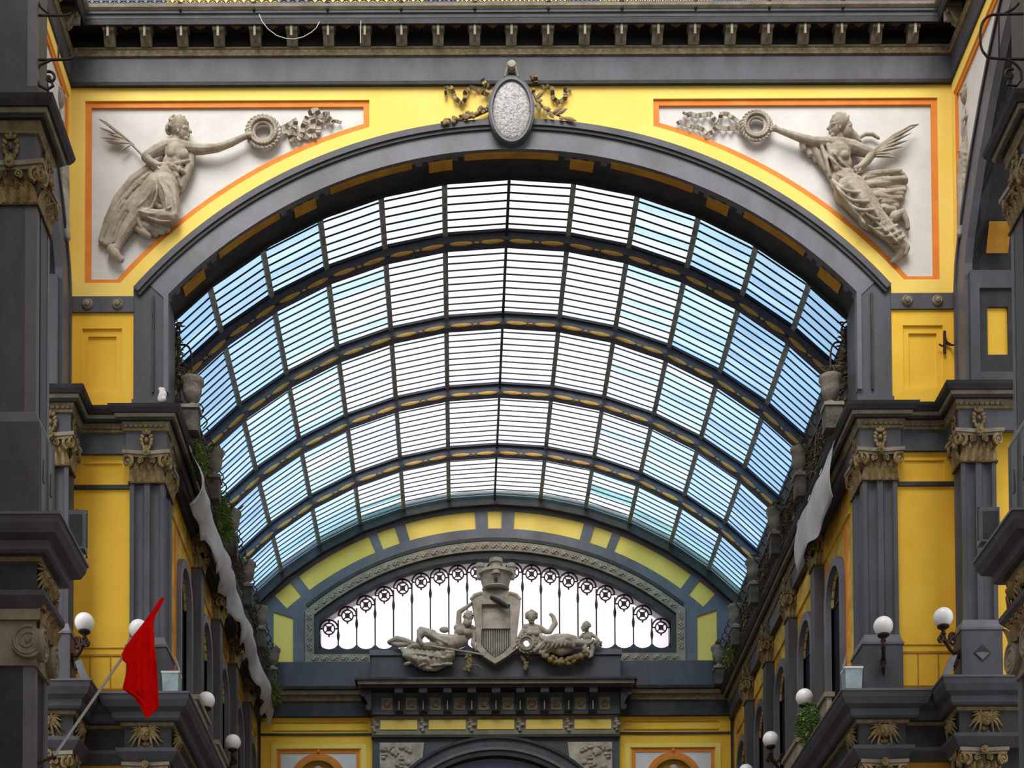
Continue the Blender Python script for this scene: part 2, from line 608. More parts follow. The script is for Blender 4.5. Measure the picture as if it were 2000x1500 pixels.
# archivolt
tr1 = thing('trim_1', (0, YF, AC), 'broad grey archivolt of the great front arch with moulded outer edge', 'arch moulding', kind='structure')
MB().arc(9.46, 9.86, AC, -ai - 0.5, ai + 0.5, 31.97, 32.2, 64).build('fascia', 'grey_light', tr1, 30)
MB().arc(9.46, 9.52, AC, -ai, ai, 32.1, 32.81, 64).build('soffit', 'grey_dark', tr1, 30)
MB().arc(9.86, 9.93, AC, -ao - 0.2, ao + 0.2, 31.93, 32.1, 64).build('fillet', 'grey_dark', tr1, 30)
MB().arc(9.93, 10.05, AC, -ao, ao, 31.90, 32.1, 64).build('outer_moulding', 'grey_paint', tr1, 30)
MB().arc(9.46, 9.50, AC, -ai, ai, 31.95, 32.0, 64).build('inner_bead', 'grey_light', tr1, 30)
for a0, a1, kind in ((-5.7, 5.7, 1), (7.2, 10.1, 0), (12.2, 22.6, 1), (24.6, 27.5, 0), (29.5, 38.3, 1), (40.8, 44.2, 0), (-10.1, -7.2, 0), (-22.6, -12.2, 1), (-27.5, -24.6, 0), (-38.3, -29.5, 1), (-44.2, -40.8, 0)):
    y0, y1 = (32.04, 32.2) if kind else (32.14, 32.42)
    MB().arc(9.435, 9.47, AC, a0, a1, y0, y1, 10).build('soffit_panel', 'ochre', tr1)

# upper piers under the arch
for sx, w in ((-1, 'left'), (1, 'right')):
    t = thing('trim_' + ('2' if sx < 0 else '3'), (sx * 7.2, YF, 18.7), 'plain grey upper pier carrying the %s foot of the great arch' % w, 'pier', kind='structure')
    MB(sx).box(6.855, 7.54, 31.985, 32.82, 18.6, 21.30).build('shaft', 'grey_paint', t)
    MB(sx).box(6.84, 6.93, 31.93, 32.1, 19.15, 21.12).build('edge_moulding', 'grey_light', t)
    MB(sx).box(7.12, 7.17, 31.945, 32.1, 19.15, 21.1).build('edge_moulding', 'grey_dark', t)
    MB(sx).box(6.83, 7.56, 31.92, 32.8, 18.6, 19.0).build('foot', 'grey_paint', t)

# ---------------------------------------------------------------- top cornice of the crossing
CP = [(-HW, 23.0), (-HW, 31.95), (HW, 31.95), (HW, 23.0)]
tr4 = thing('trim_4', (0, YF, 25.4), 'top cornice with grey frieze, beaded band and a row of brackets under the eaves', 'cornice', kind='structure')
MB().sweep(CP, [(0, 25.40), (0.0, 25.97)], 0.25).build('frieze', 'grey_paint', tr4)
MB().sweep(CP, [(0, 25.37), (0.03, 25.37), (0.04, 25.43), (0.0, 25.44)], 0.05).build('frieze_fillet', 'grey_dark', tr4)
MB().sweep(CP, [(0, 25.95), (0.04, 25.96), (0.05, 26.0), (0.02, 26.01), (0.03, 26.08), (0.05, 26.10), (0.055, 26.125)], 0.25).build('beaded_band', 'bead', tr4)
dent = shared(MB().box(-0.045, 0.045, 0.0, 0.022, 0, 0.06), 'dentil', 'bead')
for k in range(-48, 49):
    inst(dent, 'dentil', tr4, frame((k * 0.178, 31.93, 26.01), (0, -1, 0)))
MB().sweep(CP, [(0.0, 26.12), (0.0, 26.5)], 0.25).build('bracket_ground', 'off_black', tr4)
MB().sweep(CP, [(0.0, 26.46), (0.30, 26.46), (0.30, 26.36), (0.35, 26.36), (0.36, 26.47)], 0.2).build('soffit', 'grey_dark', tr4)
MB().sweep(CP, [(0.0, 26.47), (0.365, 26.47), (0.37, 26.53), (0.40, 26.55), (0.40, 26.60), (0.0, 26.62)], 0.2).build('corona', 'grey_paint', tr4)
MB().sweep(CP, [(0.0, 26.60), (0.41, 26.60), (0.45, 26.64), (0.46, 26.69), (0.0, 26.70)], 0.2).build('corona_lip', 'beige', tr4)
MB().sweep(CP, [(0.0, 26.69), (0.40, 26.69), (0.40, 26.755), (0.0, 26.76)], 0.2).build('gutter', 'lead', tr4)
# bracket: scrolled console
prof = [(0.0, 0.0), (0.07, -0.005), (0.13, 0.03), (0.17, 0.09), (0.22, 0.13), (0.27, 0.14), (0.285, 0.17), (0.285, 0.22), (0.0, 0.22)]
mb = MB().prism([(p[0], p[1]) for p in prof], 'x', -0.095, 0.095)
mb.box(-0.12, 0.12, 0.0, 0.30, 0.185, 0.225)
mb.tube([(-0.1, 0.245, 0.15), (0.1, 0.245, 0.15)], 0.035, 8)
mb.box(-0.02, 0.02, 0.02, 0.30, 0.02, 0.16)
mb.v = [Vector((p.x * 1.12, p.y * 1.08, p.z * 1.5)) for p in mb.v]
bracket = shared(mb, 'bracket', 'beige', 30)
mb = MB()
for k in range(7):
    a = rad(-60 + 20 * k)
    mb.ell((sin(a) * 0.09, 0.0, -cos(a) * 0.06 + 0.05), (0.022, 0.05, 0.05), 6, 5)
mb.ell((0, 0, -0.035), (0.02, 0.03, 0.05), 6, 5)
fan = shared(mb, 'fan_ornament', 'gilt_rust')
for k in range(-11, 12):
    inst(bracket, 'bracket', tr4, frame((k * 0.727, 31.95, 26.125), (0, -1, 0)))
    if k < 11:
        inst(fan, 'fan_ornament', tr4, frame((k * 0.727 + 0.36, 31.73, 26.43), (0, -1, 0)))
for sx in (-1, 1):
    for k in range(4):
        inst(bracket, 'bracket', tr4, frame((sx * HW, 31.35 - k * 0.727, 26.125), (-sx, 0, 0)))
stud = shared(MB().lathe([(0.018, -0.13), (0.03, -0.1), (0.03, -0.02), (0.05, 0.0), (0.05, 0.03), (0.02, 0.05)], n=8), 'stud', 'iron')
for k in range(-9, 11, 2):
    inst(stud, 'stud', tr4, Matrix.Translation((k * 0.727 + 0.0, 31.53, 26.70)))
for x in (8.55,):
    inst(stud, 'stud', tr4, Matrix.Translation((x, 31.53, 26.70)))

# drum wall above the cornice and the lattice railing in front of it
dr = thing('wall_drum', (0, 32.4, 26.7), 'yellow drum wall with grey blocks above the top cornice', 'wall', kind='structure')
MB().box(-9.6, 9.6, 32.4, 32.9, 26.7, 29.5).build('yellow_field', 'yellow_lit', dr)
for px0, px1 in ((150, 322), (545, 606), (830, 890), (1110, 1170), (1393, 1455), (1670, 1850)):
    x0, x1 = P(px0, 5, 32.35).x, P(px1, 5, 32.35).x
    MB().box(x0, x1, 32.33, 32.4, 26.7, 29.5).build('grey_block', 'grey_light', dr)
gr = thing('lattice_railing', (0, 31.72, 26.75), 'low dark iron lattice railing running along the top cornice', 'railing')
mb = MB()
n_ = 96
for k in range(n_):
    x = -8.5 + 17.0 * k / n_
    w = 17.0 / n_
    mb.tube([(x + w / 2 + w * 0.42 * cos(t * PI / 5), 31.72, 26.865 + 0.07 * sin(t * PI / 5)) for t in range(10)], 0.012, 4, True)
    mb.tube([(x, 31.72, 26.77), (x + w, 31.72, 26.99)], 0.007, 4)
    mb.tube([(x + w, 31.72, 26.77), (x, 31.72, 26.99)], 0.007, 4)
mb.build('lattice', 'lead', gr)
MB().box(-8.6, 8.6, 31.70, 31.74, 26.745, 26.785).build('bottom_rail', 'lead', gr)
MB().box(-8.6, 8.6, 31.70, 31.74, 26.985, 27.03).build('top_rail', 'lead', gr)

# ---------------------------------------------------------------- crossing side walls
out_arc = [(31.74, 21.1), (31.66, 21.5), (31.45, 21.95), (31.07, 22.52), (30.6, 23.1), (30.0, 23.72), (29.5, 24.15), (29.0, 24.52), (28.5, 24.82), (27.9, 24.95)]
in_arc = [(31.2, 20.9), (31.16, 21.2), (30.98, 21.6), (30.62, 22.12), (30.18, 22.68), (29.62, 23.26), (29.14, 23.68), (28.66, 24.02), (28.2, 24.28), (27.9, 24.36)]


def mir(l):
    return [(55.8 - y, z) for (y, z) in reversed(l)]


for sx, w in ((-1, 'left'), (1, 'right')):
    wc = thing('wall_crossing_' + w, (sx * HW, 28, 0), 'side wall of the crossing at the %s with its own smaller arch' % w, 'wall', kind='structure')
    opening = [(31.6, 0), (31.6, 18.6), (31.2, 18.6)] + in_arc + mir(in_arc)[1:] + [(24.6, 0)]
    wall = [(32.8, 0)] + [(32.8, 27.2), (24.3, 27.2), (24.3, 0)] + list(reversed(opening))
    MB(sx).prism(wall, 'x', HW + 0.1, HW + 1.6).build('masonry', 'grey_dark', wc)
    field = [(32.1, 21.1), (32.1, 25.4), (24.2, 25.4), (24.2, 21.1)] + list(reversed(out_arc + mir(out_arc)[1:]))
    pan_o = [(31.86, 21.75), (31.86, 25.11), (28.75, 25.11), (29.3, 24.72), (29.8, 24.3), (30.3, 23.82), (30.85, 23.2), (31.3, 22.55), (31.62, 22.05)]
    pan_i = [(31.77, 22.1), (31.77, 25.0), (29.1, 25.0), (29.4, 24.8), (29.9, 24.38), (30.4, 23.9), (30.95, 23.26), (31.4, 22.62), (31.66, 22.2)]
    MB(sx).prism(field, 'x', HW, HW + 0.1, [pan_o]).build('yellow_spandrel_field', 'yellow_lit', wc)
    MB(sx).prism(pan_o, 'x', HW + 0.03, HW + 0.1, [pan_i]).build('orange_frame', 'orange', wc)
    MB(sx).prism(pan_i, 'x', HW + 0.07, HW + 0.1).build('white_panel', 'plaster_white', wc)
    ring = [(31.74, 18.7)] + out_arc + list(reversed(in_arc)) + [(31.2, 18.7)]
    MB(sx).prism(ring, 'x', HW - 0.05, HW + 0.25).build('archivolt', 'grey_light', wc)
    edge = [(p[0] + 0.02, p[1]) for p in [(31.74, 18.7)] + out_arc] + [(p[0] - 0.09, p[1] - 0.03) for p in reversed([(31.74, 18.7)] + out_arc)]
    MB(sx).prism(edge, 'x', HW - 0.09, HW).build('archivolt_edge', 'grey_paint', wc)
    MB(sx).box(HW, HW + 0.1, 31.7, 32.1, 12.8, 21.1).build('yellow_return', 'yellow', wc)
    MB(sx).box(HW - 0.045, HW, 31.74, 31.97, 20.78, 21.10).build('boss_band', 'grey_paint', wc)
    # the jamb that faces the nave camera side: grey with sunk yellow panels
    MB(sx).prism([(HW + 0.02, 18.6), (HW + 0.95, 18.6), (HW + 0.95, 21.0), (HW + 0.02, 21.0)], 'y', 31.06, 31.2, [[(HW + 0.2, 19.0), (HW + 0.9, 19.0), (HW + 0.9, 20.65), (HW + 0.2, 20.65)]]).build('jamb_frame', 'grey_paint', wc)
    MB(sx).prism([(HW + 0.2, 19.0), (HW + 0.9, 19.0), (HW + 0.9, 20.65), (HW + 0.2, 20.65)], 'y', 31.11, 31.2, [[(HW + 0.36, 19.36), (HW + 0.76, 19.36), (HW + 0.76, 20.3), (HW + 0.36, 20.3)]]).build('jamb_step', 'grey_dark', wc)
    MB(sx).box(HW + 0.36, HW + 0.76, 31.16, 31.2, 19.36, 20.3).build('jamb_panel', 'yellow', wc)
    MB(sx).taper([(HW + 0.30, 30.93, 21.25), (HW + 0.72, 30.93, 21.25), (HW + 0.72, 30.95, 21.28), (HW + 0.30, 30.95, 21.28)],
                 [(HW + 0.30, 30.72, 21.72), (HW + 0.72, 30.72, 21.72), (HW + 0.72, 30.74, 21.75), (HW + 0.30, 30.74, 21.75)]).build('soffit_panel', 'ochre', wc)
    # low wall behind the side arm, bright yellow seen at the frame edge
    MB(sx).box(HW + 0.12, HW + 1.2, 31.53, 31.6, 12.8, 18.4).build('yellow_back', 'yellow', wc)

# ---------------------------------------------------------------- main (upper) entablature, broken round the piers
UP = [(6.85, 47.6), (6.85, 31.86), (7.66, 31.86), (7.66, 31.93), (8.58, 31.93), (8.58, 31.15), (10.2, 31.15)]
NP = [(9.4, 24.24), (7.25, 24.24), (7.25, 23.43), (9.4, 23.43)]
LOWP = [(6.75, 47.6), (6.75, 31.8), (7.66, 31.8), (7.66, 31.96), (8.5, 31.96), (8.5, 31.1), (10.2, 31.1)]
LNP = [(9.4, 24.30), (7.2, 24.30), (7.2, 23.38), (9.4, 23.38)]


def upper_entab(t, path, sx):
    MB(sx).sweep(path, [(0, 17.9), (0, 18.33)], 0.12).build('frieze', 'grey_paint', t)
    MB(sx).sweep(path, [(0.0, 18.30), (0.04, 18.31), (0.05, 18.35), (0.03, 18.36), (0.07, 18.45), (0.07, 18.48)], 0.1).build('beaded_band', 'bead', t)
    MB(sx).sweep(path, [(0.0, 18.475), (0.14, 18.475), (0.145, 18.52), (0.0, 18.53)], 0.1).build('fascia', 'grey_dark', t)
    MB(sx).sweep(path, [(0.0, 18.52), (0.18, 18.52), (0.20, 18.58), (0.0, 18.59)], 0.1).build('cyma', 'beige', t)
    MB(sx).sweep(path, [(0.0, 18.58), (0.24, 18.58), (0.29, 18.66), (0.31, 18.72), (0.0, 18.74)], 0.1).build('corona', 'grey_dark', t)


def lower_entab(t, path, sx, dz=0.0):
    Z_ = lambda pr: [(o, z + dz) for (o, z) in pr]
    MB(sx).sweep(path, Z_([(0, 11.7), (0, 12.42)]), 0.12).build('mask_frieze', 'grey_dark', t)  # dark grey puts the deep shade under the ledge into the colour
    MB(sx).sweep(path, Z_([(0.0, 11.68), (0.14, 11.86), (0.15, 11.93), (0.0, 11.95)]), 0.1).build('architrave_lip', 'grey_paint', t)
    MB(sx).sweep(path, Z_([(0.0, 12.38), (0.05, 12.39), (0.07, 12.45), (0.0, 12.46)]), 0.1).build('beaded_band', 'bead', t)
    MB(sx).sweep(path, Z_([(0.0, 12.45), (0.16, 12.46), (0.20, 12.50), (0.22, 12.62), (0.34, 12.68), (0.40, 12.80), (0.42, 12.90), (0.0, 12.92)]), 0.1).build('cornice', 'grey_paint', t)
    MB(sx).sweep(path, Z_([(0.0, 12.90), (0.44, 12.90), (0.44, 12.94), (0.0, 12.95)]), 0.1).build('slab_edge', 'grey_light', t)


tn = 5
for sx, w in ((-1, 'left'), (1, 'right')):
    t = thing('trim_%d' % tn, (sx * 7.2, 32, 17.9), 'grey entablature with beige mouldings running round the %s pier into the nave' % w, 'cornice', kind='structure')
    upper_entab(t, UP, sx)
    for (x, y, o_, n_) in ((6.95, 31.80, (0, -1, 0), 8), (7.70, 31.87, (0, -1, 0), 9), (8.62, 31.09, (0, -1, 0), 9)):
        for k in range(n_):
            inst(dent, 'dentil', t, frame((sx * (x + 0.1 * k), y, 18.365), o_, 0.75))
    t2 = thing('trim_%d' % (tn + 1), (sx * 7.2, 32, 11.7), 'dark grey balcony ledge and mask frieze of the %s lower storey' % w, 'ledge', kind='structure')
    lower_entab(t2, LOWP, sx)
    t3 = thing('trim_%d' % (tn + 2), (sx * 7.3, 23.8, 17.9), 'dark entablature of the nearest pier at the %s edge of the view' % w, 'cornice', kind='structure')
    upper_entab(t3, NP, sx)
    t4 = thing('trim_%d' % (tn + 3), (sx * 7.3, 23.8, 11.7), 'dark projecting ledge of the nearest pier at the %s edge of the view' % w, 'ledge', kind='structure')
    lower_entab(t4, LNP, sx, -0.45)
    if sx < 0: TL = (t, t2, t3, t4)
    else: TR = (t, t2, t3, t4)
    tn += 4

# ---------------------------------------------------------------- nave side walls
ORD = ['nearest', 'second', 'third', 'fourth', 'fifth', 'farthest']
PY = [33.05, 35.95, 38.82, 41.65, 44.45, 47.25]
for sx, w in ((-1, 'left'), (1, 'right')):
    wn_ = thing('wall_' + w, (sx * 7.0, 40, 0), '%s side wall of the glazed nave with tall arched windows between pilasters' % w, 'wall', kind='structure')
    hs = []
    for k in range(5):
        yc = (PY[k] + PY[k + 1]) / 2
        hs.append([(yc - 0.62, 13.0), (yc + 0.62, 13.0)] + [(yc + 0.62 * cos(a * PI / 10), 16.05 + 0.62 * sin(a * PI / 10)) for a in range(11)])
    MB(sx).prism([(32.75, 0), (47.7, 0), (47.7, 18.5), (32.75, 18.5)], 'x', 7.0, 7.6, hs).build('masonry', 'nave_yellow', wn_)
    MB(sx).box(7.18, 7.7, 32.75, 47.7, 18.5, 21.7).build('attic', 'grime', wn_)
    MB(sx).box(6.85, 7.7, 32.75, 47.7, 18.5, 18.72).build('cornice_bed', 'grey_dark', wn_)
    for k in range(5):
        yc = (PY[k] + PY[k + 1]) / 2
        for s2 in (-1, 1):
            MB(sx).box(6.975, 7.0, yc + s2 * 0.86 - 0.04, yc + s2 * 0.86 + 0.12, 13.0, 17.2).build('orange_strip', 'orange', wn_)
        MB(sx).box(6.96, 7.0, yc - 1.2, yc + 1.2, 17.28, 17.75).build('upper_panel', 'nave_yellow', wn_)
        wi = thing('window_%d' % (k + 2 + (5 if sx > 0 else 0)), (sx * 7.0, yc, 13.0), 'dark arched window in the %s nave wall, %s from the great arch' % (w, ORD[k]), 'window', kind='structure')
        o_ = [(yc - 0.80, 13.0)] + [(yc + 0.80 * cos(PI - a * PI / 14), 16.05 + 0.80 * sin(a * PI / 14)) for a in range(15)] + [(yc + 0.80, 13.0)]
        i_ = [(yc + 0.62, 13.0)] + [(yc + 0.62 * cos(a * PI / 14), 16.05 + 0.62 * sin(a * PI / 14)) for a in range(15)] + [(yc - 0.62, 13.0)]
        MB(sx).prism(o_ + i_, 'x', 6.88, 7.06).build('surround', 'grey_light', wi)
        MB(sx).box(7.05, 7.09, yc - 0.6, yc - 0.03, 13.0, 16.0).build('pane', 'dark_glass', wi)
        MB(sx).box(7.05, 7.09, yc + 0.03, yc + 0.6, 13.0, 16.0).build('pane', 'dark_glass', wi)
        MB(sx).prism([(yc + 0.6 * cos(a * PI / 14), 16.03 + 0.6 * sin(a * PI / 14)) for a in range(15)], 'x', 7.05, 7.09).build('pane', 'dark_glass', wi)
        MB(sx).box(7.03, 7.1, yc - 0.03, yc + 0.03, 13.0, 16.6).build('mullion', 'black', wi)
        MB(sx).box(7.03, 7.1, yc - 0.62, yc + 0.62, 15.98, 16.04).build('transom', 'black', wi)
        # balcony parapet in front of the window
        pa = thing('balcony_parapet', (sx * 6.5, yc, 12.95), 'beige balcony parapet under the %s nave window, %s from the great arch' % (w, ORD[k]), 'parapet', 'nave balcony parapets')
        MB(sx).box(6.56, 6.66, yc - 0.8, yc + 0.8, 12.95, 13.6).build('panel', 'parapet', pa)
        MB(sx).box(6.50, 6.72, yc - 0.84, yc + 0.84, 13.6, 13.7).build('top_rail', 'beige', pa)
        MB(sx).box(6.53, 6.56, yc - 0.65, yc + 0.65, 13.08, 13.5).build('raised_field', 'beige', pa)

# ---------------------------------------------------------------- glazed barrel roof
GC, GR, DA = 14.5, 10.05, 7.75
RY = [32.2 + 3.084 * k for k in range(6)]
ce = thing('ceiling', (0, 40, 21), 'arched iron and glass roof of the nave with rows of lapped panes', 'glass roof', kind='structure')
ROWS = 12
dl = 3.084 / ROWS
chord = 2 * (GR + 0.03) * math.tan(rad(DA / 2))
pm = {}
for k in ['pane_%d' % q for q in range(6)] + ['pane_green']:
    mb = MB()
    h = chord / 2 - 0.01
    mb.taper([(-h, 0.0, 0.0), (h, 0.0, 0.0), (h, dl + 0.02, 0.02), (-h, dl + 0.02, 0.02)], [(-h, 0.0, 0.008), (h, 0.0, 0.008), (h, dl + 0.02, 0.028), (-h, dl + 0.02, 0.028)])
    pm[k] = shared(mb, 'pane', k)
rest = {k: MB() for k in pm}
rng = random.Random(4)
cnt = 0
for b in range(5):
    for r_ in range(ROWS):
        y = RY[b] + r_ * dl
        if y < 32.72:
            continue
        for c in range(-6, 6):
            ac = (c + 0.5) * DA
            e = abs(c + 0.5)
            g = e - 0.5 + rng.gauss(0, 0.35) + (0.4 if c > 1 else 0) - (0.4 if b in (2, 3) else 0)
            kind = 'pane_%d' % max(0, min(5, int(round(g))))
            if b == 4 and r_ > 5 and rng.random() < 0.15 + 0.1 * (r_ - 5):
                kind = 'pane_green' if e > 2.2 or r_ > 10 else kind
            mt = Matrix.Translation((0, y, GC)) @ Matrix.Rotation(rad(ac), 4, 'Y') @ Matrix.Translation((0, 0, GR + 0.012))
            if (b == 0 and y > 32.9) or b == 1 or (b == 2 and cnt < 300):
                if cnt < 300:
                    inst(pm[kind], 'pane', ce, mt)
                    cnt += 1
                    continue
            h = chord / 2 - 0.01
            q = MB().taper([(-h, 0.0, 0.0), (h, 0.0, 0.0), (h, dl + 0.02, 0.02), (-h, dl + 0.02, 0.02)], [(-h, 0.0, 0.008), (h, 0.0, 0.008), (h, dl + 0.02, 0.028), (-h, dl + 0.02, 0.028)]).xf(mt)
            rest[kind].add(q.v, q.f)
for k in rest:
    if rest[k].v:
        o = rest[k].build('distant_panes', k, ce)
        o['kind'] = 'stuff'


def polyarc(r, y):
    return [Vector((r * sin(rad(c * DA)), y, GC + r * cos(rad(c * DA)))) for c in range(-6, 7)]


def rib_mb(r0, r1, y0, y1):
    mb = MB()
    f_ = 1.0
    vs_ = []
    for c in range(-6, 7):
        a = rad(c * DA)
        for r, y in ((r0, y0), (r1, y0), (r1, y1), (r0, y1)):
            vs_.append((r * sin(a), y, GC + r * cos(a)))
    fs = []
    for i in range(12):
        o = i * 4
        for k in range(4):
            l = (k + 1) % 4
            fs.append((o + k, o + l, o + 4 + l, o + 4 + k))
    fs += [(3, 2, 1, 0), (48, 49, 50, 51)]
    return mb.add(vs_, fs)


gb = shared(rib_mb(GR - 0.008, GR + 0.015, -0.014, 0.014), 'glazing_bar', 'bar_dark')
for b in range(5):
    for r_ in range(1, ROWS):
        y = RY[b] + r_ * dl
        if y > 32.72:
            inst(gb, 'glazing_bar', ce, Matrix.Translation((0, y, GC - GC)))
pur = shared(MB().box(-0.055, 0.055, 0, 3.0, -0.05, 0.03), 'purlin', 'purlin_grey')
purc = shared(MB().box(-0.03, 0.03, 0, 3.0, -0.12, 0.03), 'purlin', 'lead')
for b in range(5):
    for c in range(-6, 7):
        y0 = max(RY[b] + 0.04, 32.75)
        mt = Matrix.Translation((0, y0, GC)) @ Matrix.Rotation(rad(c * DA), 4, 'Y') @ Matrix.Translation((0, 0, GR - 0.01)) @ Matrix.Diagonal((1, (RY[b] + 3.05 - y0) / 3.0, 1, 1))
        inst(purc if c == 0 else pur, 'purlin', ce, mt)
ov = MB()
ov.lathe([(0.001, -0.01), (0.27, -0.01), (0.25, 0.012), (0.001, 0.02)], (0, 0, 0), 16, 'y')
ov.v = [Vector((p.x, p.y, p.z * 0.165)) for p in ov.v]
oval = shared(ov, 'gold_oval', 'rib_gold')
dt = MB().ell((0, 0, 0), (0.06, 0.015, 0.022), 8, 5)
dot = shared(dt, 'gold_dot', 'rib_gold')
for i, y in enumerate(RY[1:5]):
    rb = rib_mb(9.80, 10.04, y - 0.04, y + 0.04).build('rib', 'rib_blue', ce)
    rib_mb(9.735, 9.80, y - 0.10, y + 0.10).build('rib_flange', 'lead', rb)
    rib_mb(10.0, 10.06, y - 0.10, y + 0.10).build('rib_top', 'bar_dark', rb)
    for c in range(-6, 6):
        for s_ in (0.24, 0.76):
            a0, a1 = rad(c * DA), rad((c + 1) * DA)
            p0 = Vector((sin(a0), 0, cos(a0))) * 9.775
            p1 = Vector((sin(a1), 0, cos(a1))) * 9.775
            p = p0.lerp(p1, s_)
            mt = Matrix.Translation((p.x, y - 0.105, GC + p.z)) @ Matrix.Rotation((a0 + a1) / 2, 4, 'Y')
            inst(oval, 'gold_oval', rb, mt)
        p = p0.lerp(p1, 0.5)
        inst(dot, 'gold_dot', rb, Matrix.Translation((p.x, y - 0.105, GC + p.z)) @ Matrix.Rotation((a0 + a1) / 2, 4, 'Y'))
rib_mb(9.78, 10.05, 47.45, 47.6).build('end_rib', 'grey_dark', ce)
rib_mb(9.5, 10.09, 32.72, 32.8).build('end_rib', 'off_black', ce)

# ---------------------------------------------------------------- the near arm in which the viewer stands
for sx, w in ((-1, 'left'), (1, 'right')):
    o = thing('wall_near_' + w, (sx * 8.2, 7, 0), '%s wall of the near arm beside the viewer' % w, 'wall', kind='structure')
    MB(sx).box(8.1, 8.7, -10, 23.36, 0, 21.6).build('masonry', 'grey_paint', o)
    for k in range(8):
        for z0, z1 in ((1.2, 5.0), (6.0, 10.6), (13.0, 17.4), (18.9, 21.0)):
            MB(sx).box(8.06, 8.1, -9.4 + k * 4.05, -6.4 + k * 4.05, z0, z1).build('yellow_panel', 'yellow', o)
    for z in (11.6, 12.6, 17.9, 18.5):
        MB(sx).box(7.95, 8.1, -10, 23.3, z, z + 0.22).build('string_course', 'grey_light', o)
nw = MB().prism([(-8.75, 21.25), (-7.35, 21.25)] + arcpts(9.85, AC, -ang_x(9.85, 7.3), ang_x(9.85, 7.3), 32) + [(7.35, 21.25), (8.75, 21.25), (8.75, 27.2), (-8.75, 27.2)], 'y', 23.5, 24.2).build('wall_near', 'grey_paint')
tag(nw, 'arched wall between the near arm and the crossing, above the view', 'wall', kind='structure')
nc = MB().arc(10.95, 11.0, GC - 0.9, -46.5, 46.5, -10, 23.45, 24).build('ceiling_near', 'pane_near')
tag(nc, 'glazed barrel roof of the near arm above the viewer', 'glass roof', kind='structure')
# ================================================================== END WALL
wb = thing('wall_back', (0, YB, 0), 'end wall of the nave with lunette window, yellow panels and dark portal', 'wall', kind='structure')
BC = 14.5
lun = [(-5.18, 20.03), (5.18, 20.03)] + [(x, z) for x, z in reversed(arcpts(8.24, BC, -ang_x(8.24, 5.18), ang_x(8.24, 5.18), 40))]
MB().prism([(-7.7, 0), (7.7, 0), (7.7, 21.3)] + list(reversed(arcpts(10.3, BC, -47, 47, 40))) + [(-7.7, 21.3)], 'y', 47.7, 48.3, [lun]).build('masonry', 'grey_paint', wb)
# ring of grey with sunk yellow panels
PAN = [(-1.25, 1.25), (3.5, 15.9), (17.8, 21.1), (22.6, 36.8), (38.6, 42.2)]
PAN = PAN + [(-b, -a) for (a, b) in PAN[1:]]


def segpoly(a0, a1, r0, r1, n=10):
    return arcpts(r1, BC, a0, a1, n) + list(reversed(arcpts(r0, BC, a0, a1, n)))


side_pan = [(5.95, 19.56), (6.53, 19.56), (6.53, 21.17), (5.95, 20.98)]
hol = [segpoly(a0, a1, 9.13, 9.66) for a0, a1 in PAN] + [side_pan, [(-x, z) for x, z in side_pan]]
ringo = [(-7.6, 18.9), (-5.62, 18.9), (-5.62, 21.22)] + arcpts(8.72, BC, -ang_x(8.72, 5.62), ang_x(8.72, 5.62), 40) + [(5.62, 21.22), (5.62, 18.9), (7.6, 18.9), (7.6, 21.3)] + list(reversed(arcpts(10.0, BC, -47, 47, 40))) + [(-7.6, 21.3)]
MB().prism(ringo, 'y', 47.63, 47.7, hol).build('grey_ring', 'grey_light', wb)
for h in hol:
    MB().prism(h, 'y', 47.665, 47.7).build('yellow_panel', 'yellow_lit', wb)
MB().arc(9.86, 10.04, BC, -46, 46, 47.55, 47.7, 48).build('outer_moulding', 'grey_dark', wb, 30)
MB().arc(8.74, 8.84, BC, -39, 39, 47.58, 47.7, 48).build('ring_moulding', 'grey_dark', wb, 30)
# ornamented stone frame of the lunette
frm = [(-5.6, 19.62), (5.6, 19.62), (5.6, 21.22)] + list(reversed(arcpts(8.72, BC, -ang_x(8.72, 5.6), ang_x(8.72, 5.6), 40))) + [(-5.6, 21.22)]
frmi = [(-5.33, 19.88), (5.33, 19.88), (5.33, 20.95)] + list(reversed(arcpts(8.45, BC, -ang_x(8.45, 5.33), ang_x(8.45, 5.33), 40))) + [(-5.33, 20.95)]
MB().prism(frm, 'y', 47.58, 47.72, [frmi]).build('lunette_frame', 'beige', wb)
MB().prism(frmi, 'y', 47.64, 47.9, [lun]).build('lunette_reveal', 'grey_dark', wb)
mb = MB()
mb.tube([(-0.1, 0.0, 0), (-0.05, 0.01, 0.05), (0, 0.012, 0), (0.05, 0.01, -0.05), (0.1, 0.0, 0)], 0.028, 5)
mb.ell((0.05, 0.005, 0.04), (0.03, 0.02, 0.03), 6, 4)
mb.ell((-0.05, 0.005, -0.04), (0.03, 0.02, 0.03), 6, 4)
knot = shared(mb, 'frame_ornament', 'stone_pale')
for k in range(-19, 20):
    a = k * 1.98
    p = Vector((8.585 * sin(rad(a)), 47.58, BC + 8.585 * cos(rad(a))))
    if p.z > 21.2:
        inst(knot, 'frame_ornament', wb, Matrix.Translation(p) @ Matrix.Rotation(rad(a), 4, 'Y') @ Matrix.Rotation(PI, 4, 'Z'))
for sx in (-1, 1):
    for k in range(4):
        inst(knot, 'frame_ornament', wb, Matrix.Translation((sx * 5.465, 47.58, 20.1 + k * 0.3)) @ Matrix.Rotation(PI / 2, 4, 'Y') @ Matrix.Rotation(PI, 4, 'Z'))
    for k in range(6):
        inst(knot, 'frame_ornament', wb, Matrix.Translation((sx * (3.85 + k * 0.29), 47.58, 19.75)) @ Matrix.Rotation(PI, 4, 'Z'))

# the lunette window
w1 = thing('window_1', (0, 47.75, 20.03), 'wide segmental lunette of milky glass behind an iron grille of ringed bars', 'window', kind='structure')
SPC = 0.545


